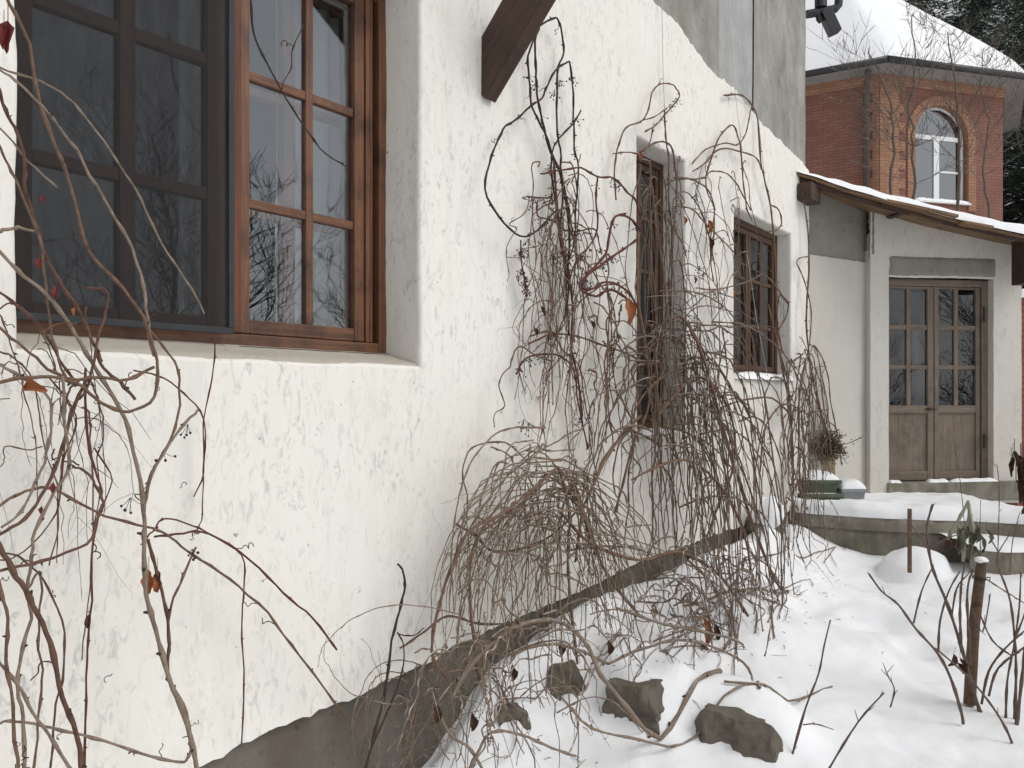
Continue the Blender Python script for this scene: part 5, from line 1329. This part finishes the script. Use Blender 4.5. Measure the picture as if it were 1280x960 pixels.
mm.face([f0(wa0, 0, wzb), f0(wa0, -.3, wzb), f0(wa1, -.3, wzb), f0(wa1, 0, wzb)])
mm.build('wall', m_brick, tower)
# orange quoins (toothed), proud by 2 cm; band under the eave
def quoin(k, a0, wide, narrow, flip=False):
    m_ = MB(); z = zlo; i = 0; fn = facefn(k)
    while z < eave - .25:
        w = wide if i % 2 == 0 else narrow; h = .077 * 3
        x0, x1 = (a0, a0 + w) if not flip else (a0 - w, a0)
        m_.box(fn, x0, x1, -.02, .025, z, min(z + h, eave - .25)); z += h; i += 1
    # brick uv from position
    m_.uv = []
    o_ = fn(0, 0, 0); e = fn(1, 0, 0) - o_
    for f in m_.f:
        m_.uv.append([((Vector(m_.v[j]) - o_).dot(e) + .1, m_.v[j][2] - H) for j in f])
    return m_.build('quoin', m_brick_or, tower)
quoin(0, 0, .74, .56); quoin(7, aL, .30, .15, True);
for k in (7, 0, 1):
    m_ = MB(); fn = facefn(k); m_.box(fn, -.03, aL + .03, -.02, .05, eave - .248, eave); m_.uv = []; o_ = fn(0, 0, 0); e = fn(1, 0, 0) - o_
    for f in m_.f: m_.uv.append([((Vector(m_.v[j]) - o_).dot(e), m_.v[j][2] - H) for j in f])
    m_.build('cornice', m_brick_or, tower)
# arch ring of orange bricks
m_ = MB(); ro = ar + .22
for i in range(NA):
    t0, t1 = math.pi * i / NA, math.pi * (i + 1) / NA
    q = [(ac - r_ * math.cos(tt), wzs + r_ * math.sin(tt)) for tt in (t0, t1) for r_ in (ar - .01, ro)]
    u0, u1 = t0 * ar, t1 * ar
    m_.face([f0(*(q[0][0], .03, q[0][1])), f0(q[1][0], .03, q[1][1]), f0(q[3][0], .03, q[3][1]), f0(q[2][0], .03, q[2][1])][::-1], [(0, u0), (.3, u0), (.3, u1), (0, u1)][::-1])
    m_.face([f0(q[1][0], .03, q[1][1]), f0(q[1][0], -.01, q[1][1]), f0(q[3][0], -.01, q[3][1]), f0(q[3][0], .03, q[3][1])], [(0, u0), (.05, u0), (.05, u1), (0, u1)])
    m_.face([f0(q[0][0], .03, q[0][1]), f0(q[0][0], -.1, q[0][1]), f0(q[2][0], -.1, q[2][1]), f0(q[2][0], .03, q[2][1])], [(0, u0), (.05, u0), (.05, u1), (0, u1)])
for (x0, x1) in ((wa0 - .22, wa0 + .01), (wa1 - .01, wa1 + .22)):
    m_.face([f0(x0, .03, wzb - .2), f0(x1, .03, wzb - .2), f0(x1, .03, wzs), f0(x0, .03, wzs)], [(0, wzb - .2), (.31, wzb - .2), (.31, wzs), (0, wzs)])
    for x in (x0, x1): m_.face([f0(x, .03, wzb - .2), f0(x, .03, wzs), f0(x, -.05, wzs), f0(x, -.05, wzb - .2)], [(0, wzb), (0, wzs), (.08, wzs), (.08, wzb)])
m_.build('arch', m_brick_or, tower)
# arched window: frame, mullions, glass
m_ = MB(); go = -.16
for i in range(NA):
    t0, t1 = math.pi * i / NA, math.pi * (i + 1) / NA
    m_.face([f0(ac - ar * math.cos(t0), go, wzs + ar * math.sin(t0)), f0(ac - ar * math.cos(t1), go, wzs + ar * math.sin(t1)), f0(ac - (ar - .07) * math.cos(t1), go, wzs + (ar - .07) * math.sin(t1)), f0(ac - (ar - .07) * math.cos(t0), go, wzs + (ar - .07) * math.sin(t0))])
b = lambda *q: m_.box(f0, *q)
b(wa0, wa0 + .07, go - .05, go + .001, wzb, wzs); b(wa1 - .07, wa1, go - .05, go + .001, wzb, wzs); b(wa0 + .07, wa1 - .07, go - .05, go + .002, wzb, wzb + .07)
b(wa0 + .07, wa1 - .07, go - .05, go + .01, wzs - .02, wzs + .09); b(ac - .09, ac + .07, go - .05, go + .008, wzb + .07, wzs - .02); b(ac + .07, wa1 - .07, go - .05, go + .004, (wzb + wzs) / 2 - .03, (wzb + wzs) / 2 + .02)
wn = m_.build('window', m_white_pvc, tower)
m_ = MB(); pts = [f0(wa0, go - .02, wzb), f0(wa1, go - .02, wzb)] + [f0(ac + ar * math.cos(math.pi * i / NA), go - .02, wzs + ar * math.sin(math.pi * i / NA)) for i in range(NA + 1)]
m_.face(pts); m_.build('glass', m_glass_bg, wn)
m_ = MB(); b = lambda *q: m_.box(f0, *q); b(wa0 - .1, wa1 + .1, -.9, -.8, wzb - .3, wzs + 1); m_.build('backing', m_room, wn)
m_ = MB(); b(wa0 - .02, wa1 + .04, -.12, .07, wzb - .05, wzb - .01); snow_strip(f0, wa0 - .02, wa1 + .04, .07, -.1, wzb - .01, .07, wn)
m_.build('sill', m_white_pvc, wn)
m_ = MB(); bb_ = lambda *q: m_.box(f0, *q); bb_(wa0 + .25, wa0 + .26, -.5, -.45, wzb, wzs + .4); m_.uv = m_.uv
# downpipe
m_ = MB(); fn = facefn(7); q = [fn(aL - .28, .16, z) for z in (zlo, eave - .5)] ; qq = q + [fn(aL - .26, .22, eave - .3), fn(aL - .2, .5, eave - .05)]
m_.tube(qq, [.075] * 4, 10); m_.build('downpipe', m_pipe, tower, smooth=True)
# roof
ov = .62; OE = [cen + (p - cen) * ((rad + ov) / rad) for p in OV]; ez = (VY - 76) / F * 19.5
apex = Vector((cen.x, cen.y, H + (VY + 40) / F * cen.y))
m_ = MB()
for k in range(8):
    A, B = OE[k], OE[(k + 1) % 8]; a_, b_ = OV[k], OV[(k + 1) % 8]
    m_.face([(A.x, A.y, ez + H - .05), (B.x, B.y, ez + H - .05), (b_.x, b_.y, eave + H - .001), (a_.x, a_.y, eave + H - .001)][::-1], [(0, 0)] * 4)
m_.build('soffit', m_soffit, tower)
m_ = MB()
for k in range(8):
    A, B = OE[k], OE[(k + 1) % 8]
    for q in ((A, B),):
        p0 = Vector((A.x, A.y, ez + H)); p1 = Vector((B.x, B.y, ez + H))
        m_.tube([p0, p1], [.085, .085], 8)
m_.build('gutter', m_metal, tower, smooth=True)
m_ = MB(); NR = 14
for k in range(8):
    A, B = OE[k] , OE[(k + 1) % 8]; rows = []
    for j in range(NR + 1):
        t_ = j / NR; r = []
        for i in range(13):
            u_ = i / 12; p = Vector((lerp(A.x, B.x, u_), lerp(A.y, B.y, u_), ez + H + .04)); p = p.lerp(apex, t_)
            hh = (.20 * math.sqrt(min(1, t_ * 10)) + .05 * nz(p.x * .8, p.y * .8, 0) * min(1, t_ * 8)); 
            r.append((p.x, p.y, p.z + hh))
        rows.append(r)
    m_.grid(rows)
m_.build('roof', m_snow_clean, tower, smooth=True, weld=True)

# ------------------------------------------------------------------ trees
def grow(mb_, p, d_, L, r, depth, rr, fork=.62, up=.12, spread=.5, minr=.004, seglen=.16):
    n = max(3, int(L / seglen)); pts = [p]; v = d_
    for i in range(n):
        v = (v + Vector((rr.gauss(0, .10), rr.gauss(0, .10), rr.gauss(up * .4, .06)))).normalized(); pts.append(pts[-1] + v * (L / n))
    re = r * .55; rads = [lerp(r, re, i / n) for i in range(n + 1)]
    mb_.tube(pts, rads, 7 if r > .03 else (5 if r > .012 else 4), False)
    if depth <= 0: return
    k = rr.randint(3, 5)
    for j in range(k):
        i = rr.randint(max(1, int(n * .3)), n); q = pts[i]; b_ = Vector((rr.gauss(0, 1), rr.gauss(0, 1), rr.gauss(.25, .5))).normalized()
        nd = (v * (1 - spread) + b_ * spread + Vector((0, 0, up))).normalized()
        grow(mb_, q, nd, L * fork * rr.uniform(.7, 1.15), max(lerp(r, re, i / n) * .6, minr), depth - 1, rr, fork, up, spread, minr, seglen)
def bare_tree(path, w, label, seed, name='bare_tree', group=None, mat=None, nb_=16, blen=1.1, depth=2):
    """path: list of world points of the trunk"""
    t_ = thing(name, path[0], label, 'tree', group); rr = random.Random(seed)
    mt_ = MB(); pts = smooth_path(path); n = len(pts)
    pts = [p + Vector((rr.gauss(0, .015), rr.gauss(0, .015), 0)) for p in pts]
    mt_.tube(pts, [lerp(w, w * .25, i / (n - 1)) for i in range(n)], 9); mt_.build('trunk', mat or m_bark_tree, t_, smooth=True)
    mbb = MB(); H0 = pts[0].z; H1 = pts[-1].z
    for j in range(nb_):
        k = rr.uniform(.35, 1.0); i = min(int(k * (n - 1)), n - 2); th = rr.uniform(0, 6.28)
        d_ = Vector((math.cos(th), math.sin(th), rr.uniform(.3, 1.1))).normalized()
        grow(mbb, pts[i], d_, blen * (1.25 - .6 * k) * rr.uniform(.6, 1.2), lerp(w, w * .25, k) * .34, depth, rr, up=.10)
    mbb.build('branches', mat or m_bark_tree, t_, smooth=True); return t_
for k, (pp, w, lab) in enumerate((
    ([(1112, 420), (1113, 300), (1114, 230), (1116, 160), (1113, 130), (1100, 95), (1085, 60)], 0.032, 'snow-edged bare tree with a forked top, leftmost before the brick house'),
    ([(1138, 420), (1140, 300), (1142, 230), (1141, 170), (1138, 130), (1143, 70), (1138, 20)], 0.030, 'slim dark bare tree just left of the arched window'),
    ([(1196, 420), (1196, 300), (1199, 220), (1196, 160), (1195, 115), (1190, 80), (1184, 40)], 0.034, 'bare tree crossing the right half of the arched window'),
    ([(1240, 420), (1238, 300), (1232, 240), (1230, 200), (1236, 150), (1225, 110), (1230, 60)], 0.026, 'thin bare tree right of the arched window before the brick house'))):
    Yt = 13.5 + k * .5
    path = [P(x, y, Yt) for x, y in pp]; path[0].z = .2
    bare_tree(path, w, lab, 50 + k, group='bare trees before the brick house', mat=m_shrub_tree, nb_=13, blen=1.15, depth=2)
# garden trees and hedge on the camera's right; they are what the panes mirror
mir = []
rr = random.Random(77)
for k in range(12):
    x, y = 5.5 + 6.5 * rr.random(), -6.5 + k * 1.05 + rr.gauss(0, .4)
    if y > 3 and x < y * .72 + 1: x = y * .72 + 2.5
    h = rr.uniform(2.3, 4.6); b = Vector((x, y, .0)); path = [b, b + Vector((rr.gauss(0, .1), rr.gauss(0, .1), h * .35)), b + Vector((rr.gauss(0, .2), rr.gauss(0, .2), h * .7)), b + Vector((rr.gauss(0, .3), rr.gauss(0, .3), h))]
    bare_tree(path, .05, 'bare garden tree across the path from the windows', 200 + k, name='garden_tree', group='bare trees opposite the windows', nb_=34, blen=1.3, depth=2)
# conifers
def conifer(x, y, h, rbase, seed, label, n_wh=34, name='spruce_tree'):
    t_ = thing(name, (x, y, .1), label, 'tree', 'dark conifers behind the brick house'); rr = random.Random(seed)
    mm = MB(); mm.tube([Vector((x, y, .1)), Vector((x, y, .1 + h * .5)), Vector((x, y, .1 + h))], [.28, .18, .03], 9); mm.build('trunk', m_bark_tree, t_, smooth=True)
    mm = MB(); ms = MB()
    for i in range(n_wh):
        k = i / n_wh; z = .1 + h * (.10 + .9 * k); Rr = rbase * (1 - k) ** .8 + .25
        for j in range(12):
            th = rr.uniform(0, 6.28); L = Rr * rr.uniform(.65, 1.15)
            d_ = Vector((math.cos(th), math.sin(th), 0)); sdv = Vector((-d_.y, d_.x, 0))
            ns_ = max(5, int(L / .16))
            for q in range(ns_):
                t = (q + .5) / ns_; c = Vector((x, y, z)) + d_ * L * t + Vector((0, 0, -.28 * L * t * t + .06 * L * t))
                for _ in range(13):
                    wd = (1 - t * .6) * .30 * L ** .5
                    cc = c + sdv * rr.gauss(0, wd) + Vector((rr.gauss(0, .06), rr.gauss(0, .06), rr.gauss(0, .10)))
                    u_ = (d_ * rr.uniform(.4, 1) + sdv * rr.gauss(0, .7) + Vector((0, 0, rr.gauss(-.1, .35)))).normalized() * rr.uniform(.07, .20); v_ = u_.cross(Vector((rr.gauss(0, 1), rr.gauss(0, 1), rr.gauss(0, 1)))).normalized() * rr.uniform(.010, .024)
                    (ms if rr.random() < .25 and _ == 0 else mm).face([cc - u_, cc - v_, cc + u_, cc + v_])
    mm.build('crown', m_needle, t_); 
    ms.build('snow', m_snow_clean, t_)
for (x, y, h, rb, sd2, lab, nw) in ((14.6, 30, 20, 3.2, 6, 'dense spruce directly behind the slope of the snowy roof', 44), (19.2, 30.5, 19, 3.4, 7, 'dense spruce between the two tallest ones at the upper right', 44), (16.4, 29, 19, 3.6, 1, 'tall dark spruce rising right above the snowy tower roof', 46), (21.5, 31.5, 20, 4.0, 2, 'dark spruce at the upper right corner of the view', 46), (17.6, 26.5, 10.5, 3.0, 3, 'lower spruce filling the gap right of the brick house', 34), (13.2, 35, 21, 3.6, 4, 'far spruce peeking over the ridge of the snowy roof', 44), (19.8, 24, 8, 2.8, 5, 'short spruce beyond the porch roof at the right edge', 28)):
    conifer(x, y, h, rb, sd2, lab, nw)
